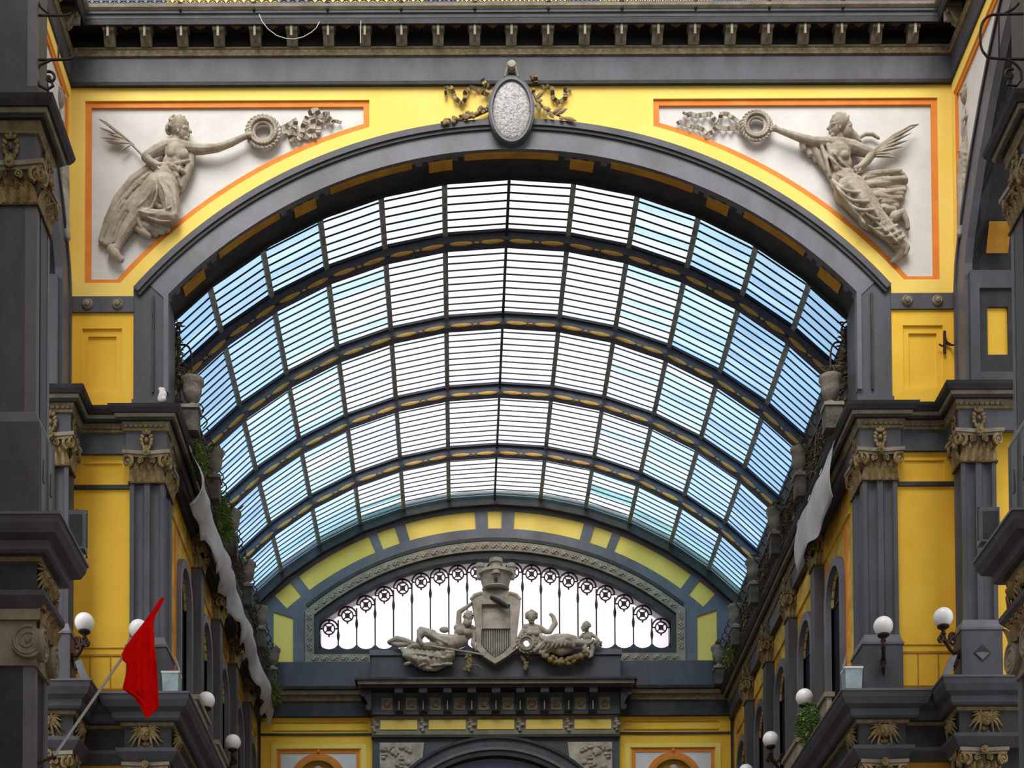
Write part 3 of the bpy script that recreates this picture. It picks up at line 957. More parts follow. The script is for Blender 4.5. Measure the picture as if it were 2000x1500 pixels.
def lz(x, r=8.24):
    return BC + math.sqrt(max(0.0, r * r - x * x))


for k in range(-10, 10):
    x0, x1 = max(-5.2, k * SPC + SPC / 2 - SPC / 2 * 0 - 0.0 - SPC / 2 + 0.0), min(5.2, (k + 1) * SPC)
    x0 = max(-5.2, k * SPC)
    poly = [(x0, 20.0), (x1, 20.0), (x1, lz(x1) + 0.03), ((x0 + x1) / 2, lz((x0 + x1) / 2) + 0.03), (x0, lz(x0) + 0.03)]
    if x1 - x0 > 0.05:
        MB().prism(poly, 'y', 47.93, 47.95).build('pane', 'pane_milk', w1)
mb = MB()
mb.tube([(0.27 * cos(t * PI / 12), 0, 0.27 * sin(t * PI / 12)) for t in range(13)], 0.026, 5)
mb.tube([(0.17 * cos(t * PI / 9), 0, 0.17 * sin(t * PI / 9)) for t in range(18)], 0.022, 5, True)
mb.box(-0.07, 0.07, -0.02, 0.02, -0.07, 0.07)
for q in range(4):
    a = PI / 4 + q * PI / 2
    mb.tube([(0.06 * cos(a), 0, 0.06 * sin(a)), (0.17 * cos(a), 0, 0.17 * sin(a))], 0.018, 4)
mb.tube([(-0.27, 0, 0), (-0.17, 0, 0)], 0.022, 4)
mb.tube([(0.27, 0, 0), (0.17, 0, 0)], 0.022, 4)
mb.tube([(0, 0, 0.17), (0, 0, 0.27)], 0.022, 4)
mb.ell((0, 0, -0.21), (0.028, 0.028, 0.04), 6, 4)
ros = shared(mb, 'ring_ornament', 'iron')
def grille_bar(x, zt):
    h = zt - 20.03
    mb_ = MB().tube([(x, 47.8, 20.03), (x, 47.8, zt - 0.62), (x, 47.8, zt - 0.56), (x, 47.8, zt - 0.46), (x, 47.8, zt - 0.30), (x, 47.8, zt)] if h > 0.75 else [(x, 47.8, 20.03), (x, 47.8, 20.1), (x, 47.8, 20.16), (x, 47.8, 20.24), (x, 47.8, 20.3), (x, 47.8, zt)], [0.02, 0.02, 0.034, 0.046, 0.022, 0.022], 6)
    mb_.build('bar', 'iron_rust', w1, True)


for k in range(-9, 10):
    x = k * SPC
    zc = BC + math.sqrt(7.96 ** 2 - x * x) - 0.05
    inst(ros, 'ring_ornament', w1, Matrix.Translation((x, 47.8, zc)))
for k in range(-9, 9):
    x = (k + 0.5) * SPC
    xo = x if abs(x) < 0.1 else x + (0.27 if x > 0 else -0.27)
    zt = BC + math.sqrt(7.96 ** 2 - x * x) - 0.05
    grille_bar(x, zt + 0.05)
for sx in (-1, 1):
    grille_bar(sx * 9.5 * SPC, 20.55)
mb = MB()
for k in range(-10, 10):
    x = (k + 0.5) * SPC
    x0 = x if k >= -10 else x
    pts = [(x + SPC / 2 + SPC / 2 * cos(PI + t * PI / 8), 20.30 + 0.2 * sin(PI + t * PI / 8)) for t in range(9)]
    if -5.2 < x and x + SPC < 5.25:
        mb.prism([(x, 19.98)] + [(x + SPC, 19.98)] + list(reversed(pts)), 'y', 47.78, 47.82)
mb.build('scalloped_rail', 'lead', w1)

# entablature of the end wall: long sides and the projecting middle
MB().box(-7.6, 7.6, 47.5, 47.7, 18.87, 19.62).build('plinth_band', 'grey_paint', wb)
for sx in (-1, 1):
    pth = [(3.6, 47.5), (6.85, 47.5)]
    MB(sx).sweep(pth, [(0.0, 18.0), (0.0, 18.45)], 0.1).build('frieze', 'grey_dark', wb)
    MB(sx).sweep(pth, [(0.0, 18.43), (0.05, 18.45), (0.08, 18.58), (0.0, 18.6)], 0.1).build('beaded_band', 'bead', wb)
    MB(sx).sweep(pth, [(0.0, 18.58), (0.16, 18.6), (0.2, 18.7), (0.0, 18.72)], 0.1).build('cyma', 'beige', wb)
    MB(sx).sweep(pth, [(0.0, 18.7), (0.26, 18.72), (0.28, 18.8), (0.0, 18.82)], 0.1).build('corona', 'grey_dark', wb)
    # yellow bays with niches
    MB(sx).prism([(3.6, 10), (6.9, 10), (6.9, 18.0), (3.6, 18.0)], 'y', 47.62, 47.7, [[(4.0, 11), (6.42, 11), (6.42, 17.06), (4.0, 17.06)]]).build('yellow_bay', 'yellow', wb)
    MB(sx).box(3.6, 6.9, 47.58, 47.62, 17.47, 17.53).build('string_course', 'grey_dark', wb)
    MB(sx).prism([(3.8, 10.5), (6.6, 10.5), (6.6, 17.2), (3.8, 17.2)], 'y', 47.59, 47.62, [[(3.95, 10.8), (6.45, 10.8), (6.45, 17.08), (3.95, 17.08)]]).build('yellow_frame', 'yellow_lit', wb)
    MB(sx).prism([(4.0, 11), (6.42, 11), (6.42, 17.06), (4.0, 17.06)], 'y', 47.64, 47.7, [[(4.1, 11.1), (6.32, 11.1), (6.32, 16.96), (4.1, 16.96)]]).build('orange_frame', 'orange', wb)
    ncx = 5.21
    arcq = [(ncx + 0.62 * cos(t * PI / 16), 16.12 + 0.62 * sin(t * PI / 16)) for t in range(17)]
    nich = [(ncx - 0.62, 12.0), (ncx + 0.62, 12.0)] + arcq
    MB(sx).prism([(4.1, 11.1), (6.32, 11.1), (6.32, 16.96), (4.1, 16.96)], 'y', 47.66, 47.7, [nich]).build('white_panel', 'plaster_white', wb)
    MB(sx).arc(0.62, 0.82, 16.12, -90, 90, 47.6, 47.68, 24, ncx).build('niche_arch', 'orange', wb)
    MB(sx).arc(0.60, 0.66, 16.12, -90, 90, 47.57, 47.66, 24, ncx).build('niche_bead', 'ochre', wb)
    MB(sx).prism(nich, 'y', 47.68, 47.7).build('niche_back', 'ochre', wb)
    MB(sx).ell((ncx, 47.58, 16.99), (0.05, 0.03, 0.06), 8, 5).build('keystone_boss', 'orange', wb)
    MB(sx).box(3.75, 6.55, 47.6, 47.62, 17.60, 17.63).build('panel_line', 'ochre', wb)
    MB(sx).box(3.75, 6.55, 47.6, 47.62, 17.84, 17.87).build('panel_line', 'ochre', wb)

# projecting middle with brackets, over the portal
pc = thing('trim_%d' % tn, (0, 47.2, 17.4), 'bracketed grey cornice over the portal of the end wall below the sculpture', 'cornice', kind='structure')
tn += 1
MB().box(-3.62, 3.62, 47.05, 47.6, 18.95, 19.62).build('sculpture_plinth', 'grey_paint', pc)
MB().box(-3.66, 3.66, 47.0, 47.6, 19.62, 19.78).build('plinth_cap', 'grey_light', pc)
MB().box(-4.08, 4.08, 46.72, 47.6, 18.80, 18.87).build('corona', 'grey_dark', pc)
MB().box(-4.0, 4.0, 46.78, 47.6, 18.70, 18.80).build('cyma', 'beige', pc)
MB().box(-3.92, 3.92, 46.86, 47.6, 18.62, 18.70).build('soffit', 'grey_dark', pc)
MB().box(-3.66, 3.66, 47.3, 47.6, 17.98, 18.62).build('bracket_ground', 'grey_paint', pc)
prof = [(0.0, 0.0), (0.06, 0.0), (0.10, 0.05), (0.12, 0.22), (0.2, 0.34), (0.36, 0.42), (0.42, 0.5), (0.42, 0.62), (0.0, 0.62)]
mb = MB().prism(prof, 'x', -0.12, 0.12)
mb.box(-0.025, 0.025, 0.0, 0.2, 0.02, 0.35)
mb.tube([(-0.125, 0.36, 0.5), (0.125, 0.36, 0.5)], 0.06, 10)
bk2 = shared(mb, 'console', 'grey_dark', 30)
st_ = shared(MB().box(-0.015, 0.015, 0.0, 0.03, 0.0, 0.26), 'console_bead', 'beige')
pan = MB().prism([(-0.16, 0.1), (0.16, 0.1), (0.16, 0.46), (-0.16, 0.46)], 'y', -0.02, 0.0)
pan.xf(Matrix.Rotation(PI, 4, 'Z'))
pnl = shared(pan, 'square_panel', 'beige')
rz = MB()
for q in range(6):
    a = q * PI / 3
    rz.ell((0.06 * cos(a), 0.03, 0.28 + 0.06 * sin(a)), (0.045, 0.02, 0.045), 6, 4)
rz.ell((0, 0.04, 0.28), 0.03, 6, 4)
rose = shared(rz, 'rosette', 'gilt')
for k in range(-4, 5):
    inst(bk2, 'console', pc, frame((k * 0.705, 47.3, 18.0), (0, -1, 0)))
    inst(st_, 'console_bead', pc, frame((k * 0.705, 47.10, 18.04), (0, -1, 0)))
for k in range(-5, 5):
    inst(pnl, 'square_panel', pc, frame((k * 0.705 + 0.3525, 47.3, 18.0), (0, -1, 0)))
    inst(rose, 'rosette', pc, frame((k * 0.705 + 0.3525, 47.28, 18.0), (0, -1, 0)))
for sx in (-1, 1):
    mb = MB(sx)
    mb.prism([(3.62, 18.0), (3.74, 18.0), (3.78, 18.1), (3.72, 18.2), (3.8, 18.36), (3.92, 18.46), (3.95, 18.62), (3.62, 18.62)], 'y', 47.0, 47.5)
    mb.tube([(3.70, 46.98, 18.09), (3.70, 47.5, 18.09)], 0.09, 10)
    mb.tube([(3.86, 46.98, 18.5), (3.86, 47.5, 18.5)], 0.09, 10)
    mb.build('end_console', 'grey_dark', pc)
# frieze of yellow strips with stone knots
MB().box(-3.62, 3.62, 47.45, 47.62, 17.40, 17.99).build('frieze_ground', 'beige', pc)
fk = MB()
for q in range(5):
    fk.ell((0.05 * sin(q * 2.2), 0.03, 0.05 + q * 0.08), (0.1 - 0.02 * abs(q - 2), 0.04, 0.05), 8, 5)
fko = shared(fk, 'frieze_knot', 'stone')
for k in range(5):
    x0 = -3.55 + k * 1.42
    MB().box(x0 + 0.17, x0 + 1.25, 47.43, 47.46, 17.58, 17.86).build('yellow_strip', 'yellow_lit', pc)
for k in range(6):
    inst(fko, 'frieze_knot', pc, frame((-3.55 + k * 1.42, 47.45, 17.5), (0, -1, 0)))
MB().box(-3.64, 3.64, 47.40, 47.62, 17.34, 17.42).build('lower_fillet', 'grey_dark', pc)
# portal
pt = thing('door_1', (0, 47.5, 0), 'dark arched portal in grey surround at the foot of the end wall', 'portal', kind='structure')
pg = [(-3.62, 0), (-3.0, 0), (-3.0, 15.9)] + arcpts(3.34, 13.47, -ang_x(3.34, 3.0), ang_x(3.34, 3.0), 24) + [(3.0, 15.9), (3.0, 0), (3.62, 0), (3.62, 17.36), (-3.62, 17.36)]
MB().prism([(-3.62, 0), (-3.0, 0), (-3.0, 14.9)] + arcpts(3.34, 13.47, -ang_x(3.34, 3.0), ang_x(3.34, 3.0), 24) + [(3.0, 14.9), (3.0, 0), (3.62, 0), (3.62, 17.36), (-3.62, 17.36)], 'y', 47.5, 47.7).build('surround', 'grey_paint', pt)
for r0, r1, y, m in ((3.34, 3.5, 47.44, 'grey_dark'), (3.5, 3.58, 47.40, 'grey_light'), (3.58, 3.82, 47.42, 'grey_paint'), (3.82, 3.9, 47.36, 'grey_dark')):
    MB().arc(r0, r1, 13.47, -52, 52, y, 47.52, 32).build('archivolt', m, pt, 30)
MB().prism([(-3.0, 0), (3.0, 0), (3.0, 14.9)] + list(reversed(arcpts(3.3, 13.47, -ang_x(3.3, 2.98), ang_x(3.3, 2.98), 24))) + [(-3.0, 14.9)], 'y', 47.62, 47.69).build('pane', 'violet_glass', pt)
MB().arc(2.9, 2.98, 13.47, -70, 70, 47.56, 47.62, 32).build('tracery', 'lead', pt)
for sx in (-1, 1):
    MB(sx).prism([(2.1, 17.2), (3.4, 17.2), (3.4, 16.0), (3.05, 16.0)] + [(3.93 * sin(rad(a)), 13.47 + 3.93 * cos(rad(a))) for a in (48, 44, 40, 36, 33)], 'y', 47.45, 47.5).build('spandrel_relief', 'stone_pale', pt)
    mb = MB(sx)
    rg = random.Random(5)
    for k in range(34):
        x = rg.uniform(2.5, 3.3)
        z = rg.uniform(16.35, 17.1)
        if math.hypot(x, z - 13.47) > 4.05:
            mb.ell((x, 47.44, z), (rg.uniform(0.05, 0.12), 0.04, rg.uniform(0.04, 0.09)), 7, 5)
    mb.build('spandrel_foliage', 'stone', pt, True)

# ================================================================== PILASTERS WITH CAPITALS
lf = MB()
for (t0, t1) in ((0, 1),):
    rows = []
    for i in range(6):
        t = i / 5.0
        wd = 0.085 * (0.55 + 0.9 * sin(PI * min(1, t * 0.9 + 0.12)) * 0.7) * (1 - 0.35 * t)
        y = 0.0 + 0.04 * t + 0.075 * t ** 3
        z = 0.27 * t - 0.05 * max(0, t - 0.8) * 5 * 0.6
        rows.append((wd, y, z))
    vs_, fs = [], []
    for (wd, y, z) in rows:
        vs_ += [(-wd, y - 0.02, z), (0, y + 0.022, z), (wd, y - 0.02, z), (0, y - 0.03, z)]
    for i in range(5):
        o = i * 4
        for k in range(4):
            l = (k + 1) % 4
            fs.append((o + k, o + l, o + 4 + l, o + 4 + k))
    fs += [(3, 2, 1, 0), (20, 21, 22, 23)]
    lf.add(vs_, fs)
leaf_m = shared(lf, 'leaf', 'gilt')


def spiral(turns, r0, r1, n, cx=0, cz=0, start=0.0, sgn=1):
    pts = []
    for i in range(n + 1):
        t = i / n
        r = r0 + (r1 - r0) * t
        a = start + sgn * turns * 2 * PI * t
        pts.append((cx + r * cos(a), 0, cz + r * sin(a)))
    return pts


vm = MB()
vm.tube(spiral(1.7, 0.018, 0.105, 22, 0, 0, 0, 1), [0.014 + 0.016 * i / 22 for i in range(23)], 6)
vm.ell((0, 0.0, 0), (0.03, 0.035, 0.03), 8, 5)
vol_m = shared(vm, 'volute', 'gilt', 50)
rm = MB()
for q in range(8):
    a = q * PI / 4
    rm.ell((0.05 * cos(a), 0.02, 0.05 * sin(a)), (0.034, 0.022, 0.034), 6, 4)
rm.ell((0, 0.035, 0), (0.028, 0.03, 0.028), 7, 5)
ros_m = shared(rm, 'rosette', 'gilt')
# flower spray that stands on the frieze above a capital
sm = MB()
for k in range(5):
    for s_ in (-1, 1):
        a = s_ * (0.35 + 0.12 * k)
        z = 0.04 + 0.075 * k
        sm.ell((s_ * (0.05 + 0.012 * k * (4 - k)), 0.025, z + 0.03), (0.035, 0.022, 0.05), 7, 5, Matrix.Rotation(a, 3, 'Y'))
sm.ell((0, 0.03, 0.22), (0.04, 0.04, 0.05), 8, 5)
sm.ell((0, 0.03, 0.38), (0.035, 0.03, 0.06), 8, 5)
sm.ell((0, 0.02, 0.06), (0.03, 0.03, 0.07), 8, 5)
spray_m = shared(sm, 'flower_spray', 'gilt')


def capital(parent, x0, x1, y0, y1, z0, h, sx, faces, mname='gilt'):
    """carved capital on a rectangular shaft (right-hand coordinates, mirrored by sx); h about 0.62"""
    k = h / 0.62
    mb = MB(sx)
    e = -0.015
    a = 0.13 * k
    mb.taper([(x0 - e, y0 - e, z0), (x1 + e, y0 - e, z0), (x1 + e, y1 + e, z0), (x0 - e, y1 + e, z0)],
             [(x0 - 0.02, y0 - 0.02, z0 + 0.5 * k), (x1 + 0.02, y0 - 0.02, z0 + 0.5 * k), (x1 + 0.02, y1 + 0.02, z0 + 0.5 * k), (x0 - 0.02, y1 + 0.02, z0 + 0.5 * k)])
    mb.box(x0 - 0.03, x1 + 0.03, y0 - 0.03, y1 + 0.03, z0 - 0.01, z0 + 0.03)
    cap = mb.build('capital', 'gilt_shaded', parent)  # bell colour darkened to stand in for shade between the leaves
    # abacus with hollowed sides
    ab = MB(sx)
    for (o, z_0, z_1) in ((a - 0.03, 0.5, 0.55), (a, 0.55, 0.62)):
        pl = []
        X0, X1, Y0, Y1 = x0 - o, x1 + o, y0 - o, y1 + o
        c = 0.05
        xm, ym = (X0 + X1) / 2, (Y0 + Y1) / 2
        pl = [(X0, Y0), (xm - 0.12, Y0 + c), (xm + 0.12, Y0 + c), (X1, Y0), (X1 - c, ym), (X1, Y1), (xm, Y1 - c), (X0, Y1), (X0 + c, ym)]
        ab.prism(pl, 'z', z0 + z_0 * k, z0 + z_1 * k)
    ab.build('abacus', 'beige' if mname == 'gilt' else mname, cap)
    for fc in faces:
        if fc == 'f':
            u0, u1, org, out = x0, x1, lambda u: (sx * u, y0), (0, -1, 0)
        elif fc == 'n':
            u0, u1, org, out = y0, y1, lambda u: (sx * x0, u), (-sx, 0, 0)
        else:
            u0, u1, org, out = y0, y1, lambda u: (sx * x1, u), (sx, 0, 0)
        n = max(3, int(round((u1 - u0) / 0.15)))
        for i in range(n):
            u = u0 + (u1 - u0) * (i + 0.5) / n
            q = org(u)
            inst(leaf_m, 'leaf', cap, frame((q[0], q[1], z0), out, k) @ Matrix.Translation((0, 0.02, 0)))
        for i in range(n - 1):
            u = u0 + (u1 - u0) * (i + 1.0) / n
            q = org(u)
            inst(leaf_m, 'leaf', cap, frame((q[0], q[1], z0 + 0.13 * k), out, k * 0.85) @ Matrix.Translation((0, 0.03, 0)))
        for s_ in (-1, 1):
            u = (u0 + u1) / 2 + s_ * ((u1 - u0) / 2 - 0.02)
            q = org(u)
            fm = frame((q[0], q[1], z0 + 0.40 * k), out, k)
            # which way is local x?  flip the spiral for the second side
            lx = (fm.to_3x3() @ Vector((1, 0, 0)))
            du = Vector((sx, 0, 0)) if fc == 'f' else Vector((0, 1, 0))
            sg = 1 if lx.dot(du) * s_ > 0 else -1
            inst(vol_m, 'volute', cap, fm @ Matrix.Translation((sg * 0.05, 0.07, 0.01)) @ Matrix.Diagonal((sg * 1.2, 1.2, 1.2, 1)) @ Matrix.Rotation(-0.45, 4, 'Z'))
            u = (u0 + u1) / 2 + s_ * 0.11
            q = org(u)
            inst(vol_m, 'volute', cap, frame((q[0], q[1], z0 + 0.44 * k), out, k * 0.62) @ Matrix.Translation((0, 0.07, 0)) @ Matrix.Diagonal((-sg, 1, 1, 1)))
        q = org((u0 + u1) / 2)
        inst(ros_m, 'rosette', cap, frame((q[0], q[1], z0 + 0.57 * k), out, k) @ Matrix.Translation((0, 0.10, 0)))
        inst(spray_m, 'flower_spray', cap, frame((q[0], q[1], z0 + 0.62 * k), out, k) @ Matrix.Translation((0, 0.03, 0)))
    return cap


def fluted(x0, x1, y0, y1, z0, z1, sx, n=2, side=True):
    """shaft with n wide flutes on the front and one on the inner side"""
    poly = [(x0, y0)]
    w = (x1 - x0)
    fw = w * 0.30 if n == 2 else w * 0.2
    for i in range(n):
        c = x0 + w * ((i + 0.5) / n) if n > 1 else (x0 + x1) / 2
        c = x0 + w * (0.27 + 0.46 * i / max(1, n - 1)) if n > 1 else c
        for t in range(9):
            a = PI * t / 8
            poly.append((c - fw / 2 * cos(a), y0 + 0.075 * sin(a)))
    poly += [(x1, y0), (x1, y1), (x0, y1)]
    if side:
        ym = (y0 + y1) / 2
        for t in range(9):
            a = PI * t / 8
            poly.append((x0 + 0.06 * sin(a), ym + 0.2 * cos(a)))
    return MB(sx).prism(poly, 'z', z0, z1)


def pilaster(x0, x1, y0, y1, zb, zc, h, sx, faces, label, group=None, ped=None, flut=2, shaftmat='grey_paint', diamond=False, name='pilaster', capm='gilt', side=True):
    t = thing(name, (sx * (x0 + x1) / 2, (y0 + y1) / 2, zb), label, 'pilaster', group)
    zs = zb
    if ped:
        zs = ped
        p = MB(sx)
        e = 0.055
        p.box(x0 - e, x1 + e, y0 - e, y1, zb, ped - 0.16)
        pe = p.build('pedestal', shaftmat, t)
        q = MB(sx)
        q.taper([(x0 - e, y0 - e, ped - 0.16), (x1 + e, y0 - e, ped - 0.16), (x1 + e, y1, ped - 0.16), (x0 - e, y1, ped - 0.16)],
                [(x0 - 0.01, y0 - 0.01, ped), (x1 + 0.01, y0 - 0.01, ped), (x1 + 0.01, y1, ped), (x0 - 0.01, y1, ped)])
        q.build('pedestal_slope', 'grey_light', pe)
        MB(sx).box(x0 - e - 0.02, x1 + e + 0.02, y0 - e - 0.02, y1, ped - 0.21, ped - 0.16).build('pedestal_rim', 'grey_light', pe)
        MB(sx).box(x0 - e - 0.025, x1 + e + 0.025, y0 - e - 0.025, y1, zb, zb + 0.12).build('plinth', shaftmat, pe)
        if diamond:
            cx, cz, d = (x0 + x1) / 2, (zb + ped) / 2 - 0.05, 0.17
            MB(sx).prism([(cx - d, cz), (cx, cz - d), (cx + d, cz), (cx, cz + d)], 'y', y0 - e - 0.012, y0 - e).build('diamond', 'grey_dark', pe)
            MB(sx).prism([(cx - d * 0.8, cz), (cx, cz - d * 0.8), (cx + d * 0.8, cz), (cx, cz + d * 0.1)], 'y', y0 - e - 0.02, y0 - e).build('diamond', 'grey_light', pe)
    if flut:
        fluted(x0, x1, y0, y1, zs, zc, sx, flut, side).build('shaft', shaftmat, t, 35)
    else:
        MB(sx).box(x0, x1, y0, y1, zs, zc).build('shaft', shaftmat, t)
    capital(t, x0, x1, y0, y1, zc, h, sx, faces, capm)
    return t


for sx, w in ((-1, 'left'), (1, 'right')):
    pilaster(6.90, 7.58, 31.86, 32.75, 12.95, 17.27, 0.62, sx, 'fn', 'fluted grey pilaster with carved capital, %s foot of the great arch' % w, None, 14.18)
    pilaster(8.62, 9.30, 31.15, 31.6, 12.95, 17.27, 0.62, sx, 'fn', 'fluted grey pilaster with carved capital on the %s side arch jamb' % w, None, 14.18, diamond=True)
    for k in range(1, 5):
        y = PY[k]
        pilaster(6.78, 7.0, y - 0.21, y + 0.21, 12.95, 17.27, 0.62, sx, 'fn', 'narrow pilaster with rusty gilt capital, %s nave wall, %s from the great arch' % (w, ORD[k - 1]), 'nave wall pilasters', 13.75, 0, 'grey_paint', capm='gilt_rust')
    # ---- nearest piers at the frame edges: upper pier, order with capital, lower order
    t = thing('near_pier', (sx * 7.6, 23.85, 0), 'nearest dark grey pier with carved capitals at the %s edge of the view' % w, 'pier')
    MB(sx).box(7.30, 9.3, 23.50, 24.20, 18.7, 21.2).build('upper_shaft', 'grey_paint', t)
    MB(sx).box(7.27, 7.40, 23.46, 23.6, 19.0, 21.2).build('edge_moulding', 'grey_light', t)
    MB(sx).box(7.24, 9.3, 23.44, 24.24, 18.7, 19.05).build('upper_foot', 'grey_paint', t)
    MB(sx).box(7.42, 9.3, 23.46, 24.22, 14.18, 17.27).build('shaft', 'grey_paint', t)
    MB(sx).box(7.25, 7.42, 23.46, 23.62, 14.18, 17.27).build('shaft_edge', 'grey_light', t)
    MB(sx).box(7.25, 7.42, 23.70, 24.05, 14.18, 17.27).build('shaft_side', 'grey_paint', t)
    MB(sx).box(7.25, 7.42, 24.09, 24.22, 14.18, 17.27).build('shaft_edge', 'grey_light', t)
    capital(t, 7.25, 8.0, 23.45, 24.22, 17.27, 0.62, sx, 'fn')
    pe = MB(sx).box(7.18, 9.3, 23.38, 24.28, 12.5, 14.02).build('pedestal', 'grey_paint', t)
    MB(sx).taper([(7.18, 23.38, 14.02), (9.3, 23.38, 14.02), (9.3, 24.28, 14.02), (7.18, 24.28, 14.02)], [(7.25, 23.45, 14.2), (9.3, 23.45, 14.2), (9.3, 24.22, 14.2), (7.25, 24.22, 14.2)]).build('pedestal_slope', 'grey_light', pe)
    for yy in (23.56, 23.98):
        MB(sx).prism([(yy - 0.09, 12.75), (yy + 0.09, 12.75), (yy + 0.12, 13.95), (yy - 0.12, 13.95)], 'x', 7.165, 7.18).build('pale_strip', 'grey_light', pe)
        MB(sx).prism([(yy - 0.05, 13.2), (yy + 0.05, 13.2), (yy, 13.55)], 'x', 7.155, 7.166).build('slot', 'black', pe)
    MB(sx).box(7.42, 9.3, 23.46, 24.22, 0, 10.45).build('lower_shaft', 'grey_dark', t)
    MB(sx).box(7.25, 7.42, 23.46, 23.62, 0, 10.45).build('shaft_edge', 'grey_light', t)
    MB(sx).box(7.28, 7.42, 23.62, 24.04, 0, 10.45).build('shaft_side', 'grey_dark', t)
    MB(sx).box(7.25, 7.42, 24.04, 24.22, 0, 10.45).build('shaft_edge', 'grey_light', t)
    # big ionic capital of the lower order
    cp = MB(sx).box(7.16, 9.3, 23.36, 24.3, 11.10, 11.27).build('ionic_abacus', 'beige', t)
    MB(sx).box(7.22, 9.3, 23.42, 24.24, 10.45, 11.10).build('ionic_bell', 'beige', t)
    iv = MB()
    iv.tube(spiral(2.3, 0.02, 0.225, 40), [0.016 + 0.012 * i / 40 for i in range(41)], 6)
    iv.ell((0, 0.0, 0), (0.04, 0.03, 0.04), 8, 5)
    iv.v = [Vector((p.x, p.y, p.z)) for p in iv.v]
    iv.lathe([(0.001, 0.0), (0.235, 0.0), (0.235, 0.12), (0.001, 0.12)], (0, 0, 0), 18, 'y')
    ivm = shared(iv, 'ionic_volute', 'beige', 50)
    for yy in (23.5, 24.16):
        inst(ivm, 'ionic_volute', t, frame((sx * 7.12, yy, 10.77), (-sx, 0, 0)))
    for xx in (7.32, 8.2):
        inst(ivm, 'ionic_volute', t, frame((sx * xx, 23.32, 10.77), (0, -1, 0)))
    for k in range(5):
        inst(leaf_m, 'leaf', t, frame((sx * 7.14, 23.45 + k * 0.19, 10.97), (-sx, 0, 0), 1.1))
    for k in range(5):
        MB(sx).box(7.10, 7.2, 23.40 + k * 0.19, 23.5 + k * 0.19, 11.27, 11.33).build('dentil', 'gilt_rust', t)

# lower order pilasters of the front wall (only their heads reach into view)
for sx, w in ((-1, 'left'), (1, 'right')):
    for (x0, x1, y0, y1, nm) in ((6.90, 7.58, 31.86, 32.75, 'great arch pier'), (8.62, 9.30, 31.15, 31.6, 'side arch jamb')):
        t = thing('lower_pilaster', (sx * (x0 + x1) / 2, y0, 0), 'head of the lower pilaster under the ledge of the %s %s' % (w, nm), 'pilaster')
        MB(sx).box(x0, x1, y0, y1, 0, 11.06).build('shaft', 'grey_paint', t)
        capital(t, x0, x1, y0, y1, 11.06, 0.62, sx, 'fn')

# masks with flowing hair on the lower frieze
mk = MB()
mk.ell((0, 0.05, 0.20), (0.085, 0.075, 0.115), 12, 9)
mk.ell((0, 0.125, 0.195), (0.018, 0.025, 0.035), 6, 5)
for s_ in (-1, 1):
    mk.ell((s_ * 0.034, 0.118, 0.225), (0.02, 0.012, 0.010), 6, 4)
    mk.ell((s_ * 0.04, 0.105, 0.18), (0.025, 0.02, 0.03), 6, 4)
mk.ell((0, 0.118, 0.145), (0.03, 0.014, 0.012), 6, 4)
mk.ell((0, 0.105, 0.115), (0.025, 0.02, 0.02), 6, 4)
mk.ell((0, 0.04, 0.27), (0.11, 0.07, 0.07), 10, 6)
for s_ in (-1, 1):
    for k in range(7):
        a = rad(80 - 26 * k)
        L = 0.20 + 0.05 * sin(k * 1.7)
        p0 = Vector((s_ * 0.08 * cos(a * 0.5), 0.04, 0.24 + 0.03 * sin(a)))
        p2 = Vector((s_ * (0.09 + L * max(0.25, cos(a))), 0.02, 0.22 + 0.16 * sin(a) - 0.02 * k))
        p1 = p0.lerp(p2, 0.5) + Vector((0, 0.03, 0.03))
        mk.tube([p0, p1, p2], [0.026, 0.024, 0.008], 5)
mask_m = shared(mk, 'mask', 'gilt', 60)
for sx, T_ in ((-1, TL), (1, TR)):
    inst(mask_m, 'mask', T_[1], frame((sx * 7.24, 31.8, 11.99), (0, -1, 0), 1.12))
    inst(mask_m, 'mask', T_[1], frame((sx * 6.75, 32.25, 11.99), (-sx, 0, 0), 1.12))
    inst(mask_m, 'mask', T_[1], frame((sx * 9.0, 31.1, 11.99), (0, -1, 0), 1.12))
    inst(mask_m, 'mask', T_[1], frame((sx * 8.5, 31.5, 11.99), (-sx, 0, 0), 1.12))
    inst(mask_m, 'mask', T_[3], frame((sx * 7.2, 23.6, 11.54), (-sx, 0, 0), 1.12))
    inst(mask_m, 'mask', T_[3], frame((sx * 7.2, 24.08, 11.54), (-sx, 0, 0), 1.12))
# ================================================================== SCULPTURE
def capsule_chain(mb, pts, n=10):
    """pts: (Vector, radius); a chain of tapered segments with round joints"""
    for i, (p, r) in enumerate(pts):
        mb.ell(p, r, n, 7)
        if i:
            q, r0 = pts[i - 1]
            if (p - q).length > 1e-4:
                mb.tube([q, p], [r0, r], n)


def remesh(mb, name, m, parent, voxel, smooth=3, fac=0.5):
    """fuse the overlapping pieces into one continuous skin"""
    org = ORG.get(parent.name) if parent is not None else None
    me = mb.mesh(name + '_raw', False, org, fix=False)
    tmp = bpy.data.objects.new(name + '_raw', me)
    C.objects.link(tmp)
    md = tmp.modifiers.new('r', 'REMESH')
    md.mode = 'VOXEL'
    md.voxel_size = voxel
    md.use_smooth_shade = True
    sm_ = tmp.modifiers.new('s', 'SMOOTH')
    sm_.factor = fac
    sm_.iterations = smooth
    dg = bpy.context.evaluated_depsgraph_get()
    ev = tmp.evaluated_get(dg)
    me2 = bpy.data.meshes.new_from_object(ev)
    me2.name = name
    bpy.data.objects.remove(tmp)
    bpy.data.meshes.remove(me)
    me2.materials.clear()
    me2.materials.append(M[m])
    for p in me2.polygons:
        p.use_smooth = True
    o = bpy.data.objects.new(name, me2)
    C.objects.link(o)
    if parent is not None:
        o.parent = parent
        ORG[o.name] = org
    return o


